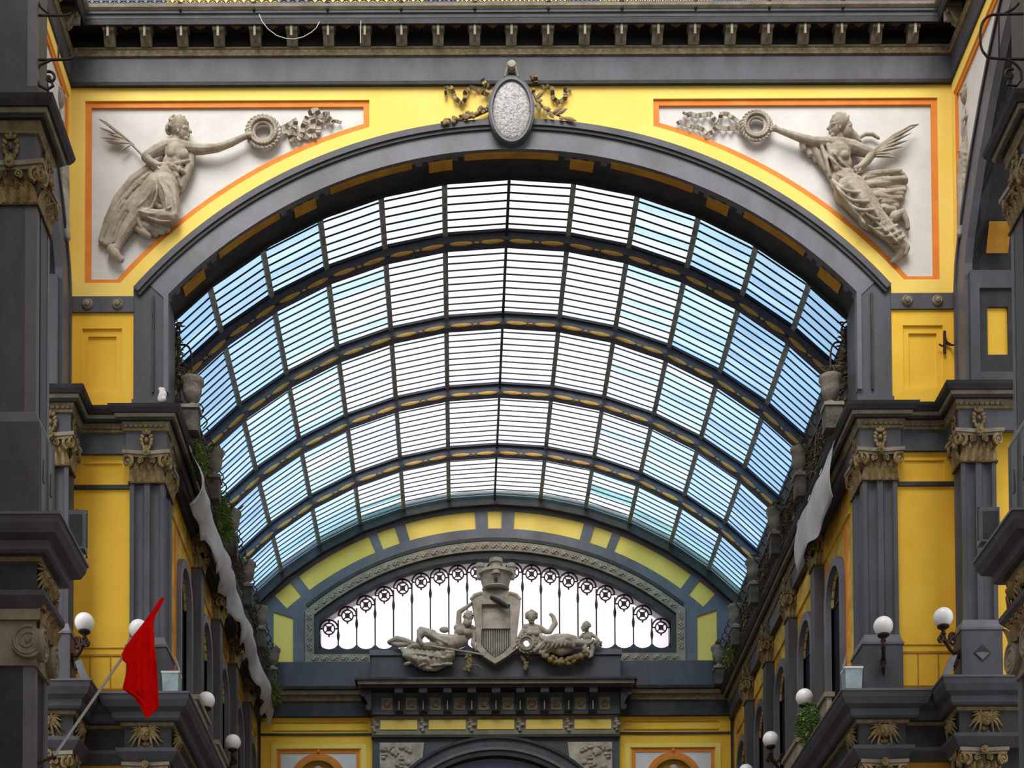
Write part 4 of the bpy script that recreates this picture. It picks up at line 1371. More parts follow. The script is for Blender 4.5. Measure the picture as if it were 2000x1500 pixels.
class Relief:
    """collects limbs and folds given in photo pixels at one depth plane, with true radii and relief depth"""

    def __init__(s, Y, ppm, flat=0.8):
        s.Y, s.k, s.flat = Y, 1.0 / ppm, flat
        s.mb = MB()
        s.sph = []

    def pt(s, px, py, d=0.0):
        return P(px, py, s.Y - d * s.k)

    def ch(s, *nodes):
        """nodes: (px, py, depth_px, r_px)"""
        capsule_chain(s.mb, [(s.pt(a, b, d), r * s.k) for (a, b, d, r) in nodes])
        for i in range(len(nodes)):
            s.sph.append((nodes[i][0], nodes[i][1], nodes[i][2], nodes[i][3], nodes[i][3], nodes[i][3]))
            if i:
                for j in (0.25, 0.5, 0.75):
                    q = [nodes[i - 1][c] * (1 - j) + nodes[i][c] * j for c in range(4)]
                    s.sph.append((q[0], q[1], q[2], q[3], q[3], q[3]))
        return s

    def top(s, x, y):
        """relief height of what has been modelled so far at a pixel"""
        best = 0.0
        for (a, b, d, rx, rz, ry) in s.sph:
            e = 1 - ((x - a) / rx) ** 2 - ((y - b) / rz) ** 2
            if e > 0:
                best = max(best, d + ry * math.sqrt(e))
        return best

    def fold(s, r, *pts):
        """a drapery ridge lying on the modelled surface"""
        c = crv([Vector((p[0], p[1], 0)) for p in pts], 6)
        n = len(c) - 1
        nodes = [(q.x, q.y, s.top(q.x, q.y) - 0.15 * r, r * (0.45 + 0.55 * sin(PI * i / n))) for i, q in enumerate(c)]
        capsule_chain(s.mb, [(s.pt(a, b, d), rr * s.k) for (a, b, d, rr) in nodes], 8)
        return s

    def el(s, px, py, d, rx, rz, ry=None, tilt=0.0):
        s.sph.append((px, py, d, rx, rz, ry if ry else min(rx, rz)))
        s.mb.ell(s.pt(px, py, d), (rx * s.k, (ry if ry else min(rx, rz)) * s.k, rz * s.k), 14, 10, Matrix.Rotation(rad(tilt), 3, 'Y'))
        return s

    def sheet(s, A, B, d, r, n=6, wave=0.0, freq=3.0):
        """cloth between two pixel polylines A and B: a fan of overlapping folds"""
        def at(L, t):
            t *= len(L) - 1
            i = min(len(L) - 2, int(t))
            f_ = t - i
            return (L[i][0] * (1 - f_) + L[i + 1][0] * f_, L[i][1] * (1 - f_) + L[i + 1][1] * f_)
        for i in range(n + 1):
            t = i / n
            a, b = at(A, t), at(B, t)
            nodes = []
            for j in range(5):
                u = j / 4.0
                dd = d + wave * sin(freq * PI * t + u * 2.0)
                nodes.append((a[0] * (1 - u) + b[0] * u, a[1] * (1 - u) + b[1] * u, dd, r * (1.0 - 0.25 * abs(2 * u - 1))))
            s.ch(*nodes)
        return s

    def hand(s, px, py, d, ang, sz=6.0, curl=0.5, thumb=1):
        """palm and five separate fingers; ang = pointing direction in degrees (0 right, 90 up)"""
        c, sn = cos(rad(ang)), -sin(rad(ang))
        nx, ny = -sn, c
        s.ch((px, py, d, sz * 0.55), (px + c * sz * 0.8, py + sn * sz * 0.8, d, sz * 0.6))
        for i, L in enumerate((0.85, 1.0, 0.95, 0.75)):
            o = (i - 1.5) * sz * 0.34
            bx, by = px + c * sz * 0.9 + nx * o, py + sn * sz * 0.9 + ny * o
            L *= sz * 0.85
            s.ch((bx, by, d, sz * 0.19), (bx + c * L * 0.6, by + sn * L * 0.6, d + sz * 0.25 * curl, sz * 0.18), (bx + c * L * (1 - 0.3 * curl), by + sn * L * (1 - 0.3 * curl), d + sz * 0.15 - sz * 0.5 * curl, sz * 0.15))
        o = thumb * sz * 0.6
        s.ch((px + nx * o * 0.5, py + ny * o * 0.5, d + 1, sz * 0.22), (px + c * sz * 0.6 + nx * o * 1.3, py + sn * sz * 0.6 + ny * o * 1.3, d + sz * 0.3, sz * 0.2))
        return s

    def head(s, px, py, d, r, face, hair=True, tilt=0):
        """head of height about 2.5 r; face = +1 looks to the right, -1 to the left, 0 to the front"""
        s.el(px, py - 0.1 * r, d, r * 0.92, r * 1.08, r * 0.95)
        if face:
            f_ = face
            s.el(px + f_ * 0.35 * r, py + 0.35 * r, d + 0.1 * r, r * 0.6, r * 0.78, r * 0.62, f_ * 12)
            s.ch((px + f_ * 0.80 * r, py - 0.10 * r, d + 0.15 * r, 0.13 * r), (px + f_ * 1.05 * r, py + 0.26 * r, d + 0.15 * r, 0.15 * r))
            s.ch((px + f_ * 0.72 * r, py - 0.16 * r, d + 0.55 * r, 0.12 * r), (px + f_ * 0.45 * r, py - 0.2 * r, d + 0.7 * r, 0.12 * r))
            s.el(px + f_ * 0.62 * r, py + 0.02 * r, d + 0.56 * r, 0.13 * r, 0.09 * r, 0.1 * r)
            s.el(px + f_ * 0.86 * r, py + 0.55 * r, d + 0.2 * r, 0.16 * r, 0.08 * r, 0.2 * r)
            s.el(px + f_ * 0.82 * r, py + 0.70 * r, d + 0.2 * r, 0.15 * r, 0.08 * r, 0.2 * r)
            s.el(px + f_ * 0.62 * r, py + 0.98 * r, d + 0.15 * r, 0.26 * r, 0.2 * r, 0.3 * r)
            s.el(px - f_ * 0.15 * r, py + 0.15 * r, d + 0.92 * r, 0.13 * r, 0.22 * r, 0.12 * r)
        else:
            s.el(px, py + 0.38 * r, d + 0.3 * r, r * 0.68, r * 0.8, r * 0.62)
            s.ch((px, py - 0.05 * r, d + 0.98 * r, 0.1 * r), (px, py + 0.3 * r, d + 1.12 * r, 0.15 * r))
            for q in (-1, 1):
                s.ch((px + q * 0.15 * r, py - 0.12 * r, d + 0.92 * r, 0.1 * r), (px + q * 0.5 * r, py - 0.12 * r, d + 0.75 * r, 0.1 * r))
                s.el(px + q * 0.32 * r, py + 0.05 * r, d + 0.84 * r, 0.14 * r, 0.08 * r, 0.1 * r)
                s.el(px + q * 0.9 * r, py + 0.12 * r, d + 0.05 * r, 0.12 * r, 0.22 * r, 0.15 * r)
            s.el(px, py + 0.6 * r, d + 0.86 * r, 0.24 * r, 0.08 * r, 0.14 * r)
            s.el(px, py + 0.95 * r, d + 0.66 * r, 0.26 * r, 0.2 * r, 0.22 * r)
        if hair:
            rg = random.Random(int(px + py))
            for q in range(26):
                a = rad(rg.uniform(-20, 200))
                rr = r * rg.uniform(0.65, 1.02)
                qx = cos(a) * rr * 0.95 - face * 0.22 * r
                qy = -sin(a) * rr * 1.08 - 0.22 * r
                if face and qx * face > 0.55 * r and qy > -0.55 * r:
                    continue
                if not face and qy > -0.3 * r and abs(qx) < 0.75 * r:
                    continue
                dz = math.sqrt(max(0.05, 1.1 - (rr / r) ** 2)) * r * 0.85
                s.el(px + qx, py + qy, d + dz * rg.uniform(0.5, 1.0), 0.2 * r, 0.16 * r, 0.18 * r, rg.uniform(-40, 40))
        return s


PPM = 98.0
# ------------------------------------------------ left winged messenger of the left spandrel
v1 = thing('relief_figure', P(285, 500, 32.08), 'stone relief woman with palm branch reaching right, in the left white spandrel', 'relief sculpture', 'victory reliefs in the spandrels')
R = Relief(32.07, PPM)
R.head(351, 252, 18, 20.5, 1)
R.el(330, 252, 14, 8, 12, 8).el(334, 244, 16, 7, 8)
R.ch((349, 266, 15, 11), (345, 282, 14, 12))
R.ch((322, 286, 12, 12), (345, 285, 14, 14), (366, 289, 14, 12))
R.el(346, 302, 13, 25, 26, 18).el(339, 322, 12, 22, 24, 17)
R.el(334, 300, 26, 8, 9, 7).el(360, 301, 26, 9, 10, 7)
R.ch((366, 290, 15, 12), (395, 292, 17, 9.5), (424, 289, 18, 8), (452, 279, 18, 7), (478, 267, 17, 5.5))
R.hand(480, 266, 17, 12, 9, 0.6, -1)
R.ch((321, 287, 13, 12), (300, 297, 15, 10), (284, 307, 17, 9), (293, 316, 20, 8), (306, 322, 22, 7))
R.hand(306, 322, 24, -5, 9, 0.8, 1)
R.el(326, 345, 12, 26, 28, 18).el(317, 366, 12, 29, 30, 20)
# bent leg, straight leg
R.ch((322, 366, 15, 26), (332, 395, 20, 20), (337, 424, 22, 14))
R.ch((338, 424, 22, 14), (310, 424, 24, 13), (282, 417, 22, 10), (262, 412, 16, 7))
R.ch((308, 372, 12, 26), (285, 402, 13, 21), (262, 430, 13, 15), (248, 448, 13, 12), (235, 470, 12, 9), (228, 484, 12, 7))
R.ch((228, 484, 12, 8), (218, 488, 11, 10), (226, 498, 12, 10), (236, 508, 12, 6))
for q in range(5):
    R.ch((229 + q * 2.2, 505 - q * 1.2, 13, 2.4), (233 + q * 2.2, 513 - q * 1.6, 12, 2.0))
# skirt and flying cloth
for q in range(12):
    t = q / 11.0
    wv = 2.5 * sin(q * 2.1)
    R.ch((288 + 22 * t, 328 + 26 * t, 8 + wv, 6), (258 + 32 * t, 350 + 28 * t, 8 + wv, 7), (228 + 34 * t, 388 + 18 * t, 7 + wv + 2 * t, 7), (210 + 30 * t, 428 + 6 * t, 6 + wv + 2 * t, 6.5), (196 + 30 * t, 470 + 8 * sin(PI * t), 5 + wv, 5))
for q in range(8):
    t = q / 7.0
    wv = 2.0 * sin(q * 2.3)
    R.ch((300 + 30 * t, 345 + 10 * t, 12 + wv, 8), (272 + 44 * t, 384 + 8 * t, 14 + wv, 8), (250 + 30 * t, 412 + 4 * t, 12 + wv, 7))
R.sheet([(258, 418), (262, 430), (266, 446)], [(338, 436), (325, 452), (290, 461)], 10, 8, 5, 4, 4)
R.ch((296, 395, 20, 5), (312, 405, 24, 5), (334, 408, 22, 4))
R.ch((290, 388, 18, 5), (316, 394, 24, 5), (334, 392, 20, 4))
R.ch((300, 352, 22, 5), (296, 378, 24, 5), (284, 402, 20, 4))
R.ch((260, 412, 16, 5), (268, 424, 22, 4), (276, 446, 18, 4))
R.ch((222, 402, 8, 3), (248, 398, 12, 4), (272, 402, 14, 3))
R.ch((250, 365, 8, 3), (275, 360, 14, 4))
# bodice folds and the cloth tail at the right
R.ch((316, 322, 22, 4), (338, 322, 27, 4), (368, 314, 22, 4))
R.ch((374, 306, 12, 8), (370, 324, 14, 9), (362, 346, 14, 8), (352, 368, 12, 8))
R.ch((330, 332, 24, 4), (346, 345, 24, 5), (354, 364, 20, 4))
R.ch((334, 328, 26, 4), (356, 334, 24, 5), (364, 340, 18, 4))
R.ch((338, 340, 24, 4), (342, 360, 24, 5), (346, 376, 16, 5))
for r_, pts in ((3.4, ((306, 338), (280, 366), (246, 404), (214, 470))), (3.2, ((308, 346), (284, 380), (252, 420), (224, 472))), (3.2, ((300, 332), (262, 364), (226, 408), (200, 466))),
                (3.4, ((318, 346), (336, 372), (343, 402), (344, 420))), (3.2, ((310, 350), (322, 376), (326, 404), (322, 416))), (3.0, ((304, 354), (306, 380), (296, 404), (280, 414))),
                (3.2, ((300, 362), (286, 388), (262, 412), (246, 440))), (2.8, ((334, 404), (318, 414), (298, 418), (272, 412))), (2.8, ((334, 432), (312, 432), (288, 424))),
                (2.6, ((318, 300), (326, 316), (344, 326), (366, 326))), (2.6, ((324, 312), (340, 334), (356, 350))), (2.6, ((352, 312), (350, 330), (342, 350))), (2.6, ((280, 352), (252, 378), (232, 412)))):
    R.fold(r_, *pts)
remesh(R.mb, 'body', 'stone', v1, 0.0105, 2)
mb = MB()


def frond(mb, stem, leaves, Y, r0=2.2, k=1 / PPM):
    pts = [P(x, y, Y) for x, y in stem]
    mb.tube(pts, [r0 * k * (1 - 0.5 * i / (len(pts) - 1)) for i in range(len(pts))], 6)
    for (ax, ay, bx, by, w) in leaves:
        a, b = P(ax, ay, Y), P(bx, by, Y)
        n = 6
        mid = [a.lerp(b, i / n) + Vector((0, -0.03 * sin(PI * i / n), 0)) for i in range(n + 1)]
        mb.tube(mid, [max(0.004, w * k * sin(PI * (0.12 + 0.86 * i / n))) for i in range(n + 1)], 6)


frond(mb, [(281, 306), (256, 281), (232, 258), (206, 238), (194, 233)],
      [(262, 283, 194, 234, 2.6), (248, 274, 194, 249, 3.2), (250, 275, 210, 262, 3.2), (252, 277, 197, 269, 2.8), (254, 279, 205, 276, 2.8), (256, 281, 211, 279, 2.6), (257, 283, 234, 298, 2.4)], 31.98)
mb.build('palm_branch', 'stone', v1, True)


def wreath(mb, cx, cy, R0, r, Y, k=1 / PPM, n=26, seed=3):
    rg = random.Random(seed)
    c = P(cx, cy, Y)
    ring = [c + Vector((R0 * k * cos(2 * PI * i / 28), 0, R0 * k * sin(2 * PI * i / 28))) for i in range(28)]
    mb.tube(ring, r * k * 0.8, 8, True)
    for i in range(n):
        a = 2 * PI * i / n
        for s_ in (-1, 0, 1):
            p = c + Vector(((R0 + s_ * r * 0.7) * k * cos(a + s_ * 0.05), -r * k * (0.9 if s_ == 0 else 0.45), (R0 + s_ * r * 0.7) * k * sin(a + s_ * 0.05)))
            mb.ell(p, (r * k * 0.42, r * k * 0.35, r * k * 0.75), 6, 4, Matrix.Rotation(-a + s_ * 0.55, 3, 'Y'))


def ribbon(mb, pts, w, Y, k=1 / PPM, wave=3.0, th=0.012):
    """crinkled band: pts in pixels, width in pixels"""
    out = []
    for i in range(len(pts) - 1):
        for j in range(5):
            t = j / 5
            out.append((pts[i][0] * (1 - t) + pts[i + 1][0] * t, pts[i][1] * (1 - t) + pts[i + 1][1] * t))
    out.append(pts[-1])
    L, Rr = [], []
    for i, (x, y) in enumerate(out):
        a, b = out[max(0, i - 1)], out[min(len(out) - 1, i + 1)]
        dx, dy = b[0] - a[0], b[1] - a[1]
        l = math.hypot(dx, dy) or 1
        nx, ny = -dy / l, dx / l
        d = (5 + wave * sin(i * 1.25)) * k
        L.append(P(x + nx * w / 2, y + ny * w / 2, Y - d))
        Rr.append(P(x - nx * w / 2, y - ny * w / 2, Y - d - 2 * k * cos(i * 1.25)))
    mb.strip(L, Rr, th, (0, 1, 0))
    for i in range(0, len(out), 3):
        mb.tube([L[i], Rr[i]], 1.2 * k, 4)


w_ = thing('relief_wreath', P(514, 292, 32.05), 'stone laurel wreath with curling ribbons held in the left spandrel', 'relief sculpture', 'victory reliefs in the spandrels')
mb = MB()
wreath(mb, 514, 260, 25, 9, 31.98, seed=4)
mb.build('wreath', 'stone', w_, True)
for pl, wd in (([(548, 251), (560, 246), (578, 234), (576, 246), (566, 262), (568, 272), (580, 274), (590, 262), (592, 245), (600, 228)], 9),
               ([(548, 256), (566, 256), (585, 262), (600, 268), (610, 256), (612, 236), (606, 218), (618, 214), (624, 226), (638, 228), (648, 236)], 10),
               ([(600, 250), (612, 266), (622, 262), (622, 240), (634, 222), (644, 222)], 9),
               ([(630, 236), (642, 243), (654, 236), (666, 239)], 6)):
    mb = MB()
    ribbon(mb, pl, wd, 32.05)
    mb.build('ribbon', 'stone', w_, 50)

# ------------------------------------------------ right messenger, flying
v2 = thing('relief_figure', P(1690, 505, 32.08), 'stone relief woman flying with palm branch and blowing robe, in the right white spandrel', 'relief sculpture', 'victory reliefs in the spandrels')
R = Relief(32.07, PPM)
R.head(1638, 246, 18, 20, -1)
R.el(1654, 258, 18, 13, 13, 11)
R.ch((1655, 258, 16, 10), (1668, 266, 14, 8), (1678, 276, 12, 5))
R.ch((1672, 272, 9, 4), (1690, 262, 8, 4), (1704, 262, 8, 4), (1716, 270, 7, 3))
R.ch((1638, 264, 15, 11), (1637, 280, 14, 12))
R.ch((1616, 280, 13, 12), (1638, 283, 15, 14), (1662, 287, 15, 13))
R.el(1638, 300, 14, 25, 26, 18).el(1643, 322, 13, 21, 24, 17)
R.el(1628, 302, 28, 9, 9, 8).el(1650, 304, 28, 9, 9, 8)
R.ch((1616, 279, 15, 12), (1590, 277, 17, 9), (1568, 271, 18, 8), (1545, 263, 18, 6.5), (1520, 254, 17, 5))
R.hand(1518, 253, 17, 165, 9, 0.6, 1)
R.ch((1664, 287, 17, 13), (1684, 294, 18, 11), (1703, 301, 18, 9), (1694, 314, 21, 8), (1681, 325, 23, 6.5))
R.hand(1681, 325, 25, 205, 9, 0.9, -1)
# robe: sleeve, girdle, hips, legs
R.sheet([(1612, 278), (1590, 280), (1566, 276)], [(1622, 348), (1612, 330), (1570, 290)], 9, 7, 7, 3, 4)
R.ch((1618, 285, 24, 5), (1626, 310, 28, 5), (1634, 330, 26, 5), (1640, 340, 22, 4))
R.ch((1604, 284, 18, 4), (1614, 312, 22, 4), (1620, 344, 18, 4))
R.ch((1640, 330, 24, 4), (1656, 336, 26, 5), (1664, 338, 22, 4))
R.el(1648, 352, 13, 27, 24, 19).el(1660, 376, 13, 32, 28, 22)
R.ch((1660, 372, 15, 30), (1684, 400, 18, 28), (1704, 424, 19, 23))
R.ch((1690, 404, 20, 22), (1694, 428, 24, 17), (1700, 436, 22, 14))
R.ch((1704, 424, 18, 22), (1726, 446, 16, 19), (1748, 468, 14, 15), (1758, 484, 12, 11))
R.ch((1758, 486, 12, 9), (1756, 498, 11, 8), (1748, 508, 10, 6))
for q in range(5):
    R.ch((1752 - q * 2.0, 502 + q * 0.6, 12, 2.4), (1749 - q * 2.2, 511 + q * 0.3, 11, 2.0))
R.ch((1746, 424, 10, 10), (1762, 416, 10, 8), (1770, 430, 10, 6), (1773, 446, 9, 4.5))
R.sheet([(1670, 346), (1680, 362), (1690, 384)], [(1757, 335), (1768, 355), (1752, 405)], 8, 8, 8, 4, 5)
R.sheet([(1690, 384), (1700, 396), (1712, 410)], [(1765, 372), (1756, 396), (1740, 418)], 8, 8, 6, 4, 5)
R.ch((1724, 344, 12, 4), (1748, 334, 12, 4), (1764, 340, 12, 4), (1770, 350, 10, 4))
for (a0, b0, a1, b1, a2, b2) in ((1626, 352, 1640, 368, 1664, 370), (1632, 360, 1650, 380, 1682, 376), (1640, 372, 1664, 394, 1700, 384), (1650, 388, 1680, 404, 1716, 392), (1662, 404, 1690, 412, 1722, 404), (1706, 436, 1722, 438, 1742, 430),
                                 (1712, 446, 1732, 452, 1752, 440), (1722, 458, 1742, 462, 1760, 452), (1734, 470, 1750, 470, 1766, 462), (1660, 350, 1676, 356, 1690, 346), (1656, 342, 1650, 358, 1632, 366)):
    R.ch((a0, b0, 26, 3), (a1, b1, 34, 5), (a2, b2, 24, 3))
R.ch((1740, 476, 16, 5), (1752, 482, 20, 6), (1766, 474, 14, 5))
R.ch((1764, 470, 12, 6), (1772, 484, 12, 6), (1768, 496, 10, 5))
for r_, pts in ((3.6, ((1628, 352), (1652, 372), (1684, 376), (1712, 368))), (3.6, ((1632, 364), (1662, 390), (1700, 394), (1722, 388))), (3.6, ((1642, 380), (1674, 408), (1708, 410), (1728, 404))),
                (3.4, ((1656, 348), (1688, 380), (1720, 430), (1752, 474))), (3.4, ((1670, 346), (1706, 386), (1738, 440), (1762, 470))), (3.4, ((1636, 370), (1664, 404), (1690, 436))),
                (3.4, ((1650, 392), (1672, 416), (1690, 440))), (3.2, ((1696, 440), (1724, 460), (1750, 484))), (3.2, ((1704, 428), (1732, 452), (1758, 478))), (3.2, ((1690, 416), (1710, 428), (1736, 428))),
                (3.0, ((1612, 296), (1634, 322), (1654, 340))), (3.0, ((1622, 290), (1642, 316), (1660, 330))), (3.0, ((1634, 340), (1650, 346), (1668, 340))), (3.0, ((1708, 446), (1730, 446), (1750, 438))), (3.0, ((1722, 462), (1742, 460), (1760, 450)))):
    R.fold(r_, *pts)
remesh(R.mb, 'body', 'stone', v2, 0.0105, 2)
mb = MB()
frond(mb, [(1672, 330), (1690, 312), (1712, 290), (1745, 264), (1778, 246), (1794, 243)],
      [(1706, 293, 1793, 244, 4.0), (1710, 294, 1780, 260, 4.0), (1708, 297, 1774, 274, 4.0), (1704, 300, 1764, 287, 3.6), (1698, 306, 1753, 308, 3.0), (1702, 303, 1740, 300, 3.0), (1715, 284, 1765, 262, 3.2)], 31.90, 3)
mb.build('palm_branch', 'stone', v2, True)
w_ = thing('relief_wreath', P(1478, 275, 32.05), 'stone laurel wreath with curling ribbons held in the right spandrel', 'relief sculpture', 'victory reliefs in the spandrels')
mb = MB()
wreath(mb, 1477, 248, 23, 8, 31.98, seed=9)
mb.build('wreath', 'stone', w_, True)
for pl, wd in (([(1447, 240), (1432, 230), (1420, 222), (1408, 222), (1407, 232)], 8),
               ([(1446, 249), (1430, 250), (1415, 251), (1400, 247), (1392, 256)], 8),
               ([(1402, 238), (1394, 232), (1388, 222), (1374, 224), (1360, 226), (1348, 222), (1340, 226)], 9),
               ([(1394, 256), (1382, 262), (1372, 252), (1362, 248), (1350, 247), (1338, 242), (1328, 238), (1322, 242)], 8),
               ([(1338, 222), (1334, 219)], 5)):
    mb = MB()
    ribbon(mb, pl, wd, 32.05)
    mb.build('ribbon', 'stone', w_, 50)

# ------------------------------------------------ half seen reliefs on the side walls of the crossing
for sx, w in ((1, 'right'), (-1, 'left')):
    def Q(px, py, d=0.0, sx=sx):
        p = P(px, py, 31.35 - d)
        return Vector((sx * (p.x - 0.02), p.y, p.z)) if sx < 0 else p
    t = thing('relief_figure', (sx * 8.7, 31.3, 21.9), 'half hidden stone relief figure behind the %s side arch, seen edge-on' % w, 'relief sculpture', 'side wall reliefs')
    mb = MB()
    k = 1 / 100.0

    def chn(*nodes):
        capsule_chain(mb, [(Q(a, b, d * k), r * k) for (a, b, d, r) in nodes])
    mb.ell(Q(1890, 186), (0.14, 0.14, 0.19), 14, 10)
    rg = random.Random(8)
    for q in range(16):
        a = rg.uniform(0, PI)
        mb.ell(Q(1890 + 13 * cos(a), 182 - 17 * sin(a), rg.uniform(0, 10) * k), 0.045, 7, 5)
    mb.ell(Q(1886, 192, 14 * k), (0.02, 0.03, 0.04), 6, 5)
    chn((1892, 204, 0, 7), (1896, 218, 0, 12), (1898, 240, 0, 13), (1893, 265, 0, 13), (1888, 290, 0, 12))
    chn((1904, 205, 6, 9), (1896, 222, 10, 9), (1890, 228, 10, 7), (1914, 180, 2, 6), (1922, 150, 0, 5))
    chn((1888, 290, 0, 14), (1884, 320, 2, 14), (1882, 360, 0, 13), (1880, 400, 0, 10), (1878, 440, 0, 8), (1874, 458, 0, 6))
    for q in range(9):
        chn((1874 + q * 2, 295 + q * 6, 8, 4), (1884, 300 + q * 12, 14, 4), (1890 - q, 305 + q * 15, 8, 4))
    chn((1880, 232, 6, 3), (1880, 262, 6, 3), (1886, 284, 8, 3))
    chn((1918, 130, 0, 5), (1916, 150, 2, 6), (1912, 168, 2, 6))
    remesh(mb, 'body', 'stone', t, 0.016, 2)

# ------------------------------------------------ oval medallion over the crown of the arch
md_ = thing('medallion', P(999, 280, 31.9), 'oval rough stone medallion in a grey frame over the crown of the great arch', 'medallion')


def oval_pts(cx, cy, rx, ry, Y, n=40):
    c = P(cx, cy, Y)
    return [(c.x + rx / PPM * sin(2 * PI * i / n) * (1.0), c.z + ry / PPM * cos(2 * PI * i / n)) for i in range(n)]


MB().prism(oval_pts(999, 214, 45, 67, 31.8), 'y', 31.78, 32.0, [oval_pts(999, 214, 37, 60, 31.8)]).build('frame', 'grey_paint', md_, 30)
MB().prism(oval_pts(999, 214, 41, 64, 31.75), 'y', 31.74, 31.8, [oval_pts(999, 214, 37.5, 60.5, 31.75)]).build('inner_frame', 'grey_light', md_, 30)
c_ = P(999, 214, 31.8)
MB().ell((c_.x, 31.83, c_.z), (0.385, 0.10, 0.62), 32, 18).build('rough_stone', 'pebble', md_, True)
c_ = P(999, 127, 31.8)
MB().lathe([(0.09, -0.05), (0.1, 0.0), (0.1, 0.05), (0.07, 0.1), (0.02, 0.11)], (c_.x, 31.85, c_.z), 16, 'y').build('knob', 'stone_pale', md_, True)
mb = MB()
for s_ in (-1, 1):
    mb.tube([P(999 + s_ * 8, 131, 31.8), P(999 + s_ * 13, 150, 31.8)], 0.025, 6)
mb.build('strap', 'beige', md_)
mb = MB()
ribbon(mb, [(870, 172), (881, 170), (889, 190), (900, 202), (908, 195), (908, 180), (920, 170), (938, 176)], 8, 31.98)
ribbon(mb, [(938, 178), (950, 184), (957, 168), (948, 165), (942, 154)], 9, 31.95)
ribbon(mb, [(870, 174), (871, 188)], 5, 31.98)
mb.build('ribbon', 'gilt', md_, 50)
mb = MB()
ribbon(mb, [(1037, 152), (1046, 148), (1046, 160)], 9, 31.95)
ribbon(mb, [(1058, 170), (1068, 168), (1078, 172), (1080, 190), (1090, 200), (1104, 192), (1104, 174), (1116, 176)], 8, 31.98)
mb.build('ribbon', 'gilt', md_, 50)
br = MB()
br.tube([P(956, 212, 31.9), P(930, 224, 31.9), (P(900, 233, 31.9)), P(862, 240, 31.93)], [0.05, 0.045, 0.035, 0.015], 7)
rg = random.Random(2)
for i in range(46):
    t = rg.random()
    x, y = 954 - 92 * t, 212 + 28 * t ** 0.8
    br.ell(P(x + rg.uniform(-4, 4), y + rg.uniform(-8, 5) * (1 - 0.4 * t), 31.86), (rg.uniform(0.03, 0.055), 0.03, rg.uniform(0.025, 0.05)), 7, 5, Matrix.Rotation(rg.uniform(-1, 1), 3, 'Y'))
br.build('oak_branch', 'gilt', md_, True)
lb = MB()
lb.tube([P(1040, 178, 31.9), P(1050, 200, 31.9), P(1072, 218, 31.9), P(1110, 234, 31.93)], [0.03, 0.03, 0.025, 0.012], 6)
for (ax, ay, bx, by) in ((1040, 180, 1044, 172), (1046, 194, 1062, 178), (1048, 198, 1060, 196), (1050, 200, 1054, 220), (1056, 206, 1040, 204), (1064, 214, 1066, 230), (1070, 217, 1082, 231), (1080, 221, 1096, 210), (1084, 224, 1108, 212), (1094, 228, 1100, 234), (1100, 230, 1126, 236), (1060, 210, 1076, 214)):
    a, b = P(ax, ay, 31.88), P(bx, by, 31.84)
    d_ = b - a
    n = 5
    lb.tube([a + d_ * (i / n) for i in range(n + 1)], [max(0.006, 0.05 * sin(PI * (0.1 + 0.85 * i / n))) for i in range(n + 1)], 6, flat=0.5)
lb.build('laurel_branch', 'gilt', md_, True)

# ------------------------------------------------ sculpture group on the end wall
KP = 66.5
YS = 47.0
# shield with mural crown
sh = thing('coat_of_arms', P(967, 1295, YS), 'stone shield with ribbed lower half under a towered mural crown, end wall', 'sculpture')


def pp(px, py, Y=YS - 0.12):
    p = P(px, py, Y)
    return (p.x, p.z)


out_ = [pp(*q) for q in ((921, 1170), (940, 1160), (952, 1154), (985, 1154), (998, 1160), (1017, 1170), (1016, 1186), (1012, 1220), (1008, 1270), (990, 1284), (967, 1298), (944, 1284), (931, 1270), (929, 1220), (925, 1190))]
inn_ = [pp(*q) for q in ((941, 1182), (996, 1182), (997, 1262), (985, 1276), (968, 1287), (952, 1276), (940, 1262))]
MB().prism(out_, 'y', YS - 0.20, YS + 0.25, [inn_]).build('shield_frame', 'stone_pale', sh)
MB().prism([pp(*q) for q in ((941, 1182), (996, 1182), (997, 1227), (941, 1227))], 'y', YS - 0.10, YS + 0.2).build('shield_upper_field', 'stone_pale', sh)
MB().prism([pp(*q) for q in ((940, 1227), (997, 1227), (997, 1262), (985, 1276), (968, 1287), (952, 1276), (940, 1262))], 'y', YS - 0.02, YS + 0.2).build('shield_lower_field', 'grey_light', sh)
for k in range(13):
    px = 943 + k * 4.4
    yb_ = 1260 + 25 * (1 - abs(px - 968) / 28)
    a, b = P(px, 1228, YS - 0.05), P(px, yb_, YS - 0.05)
    MB().tube([a, b], 0.020, 5).build('flute', 'stone', sh)
for s_ in (-1, 1):
    mb = MB()
    mb.tube([P(968 + s_ * x, y, YS - 0.15) for x, y in ((47, 1172), (40, 1164), (28, 1160), (20, 1166), (24, 1172), (34, 1176))], [0.07, 0.08, 0.08, 0.06, 0.05, 0.03], 8)
    mb.build('scroll', 'stone', sh, True)
mb = MB()
mb.tube([P(958, 1166, YS - 0.2), P(972, 1172, YS - 0.25), P(984, 1180, YS - 0.3), P(992, 1186, YS - 0.3)], [0.05, 0.07, 0.07, 0.05], 8)
mb.build('scroll', 'grey_dark', sh, True)
cr_ = MB()
c0, c1 = P(968, 1156, YS), P(968, 1128, YS)
cr_.lathe([(0.36, 0.0), (0.40, 0.05), (0.37, 0.08), (0.46, 0.42), (0.53, 0.44), (0.53, 0.52), (0.46, 0.52)], (c0.x, YS - 0.05, c0.z), 18)
cro = cr_.build('crown', 'stone_pale', sh, 40)
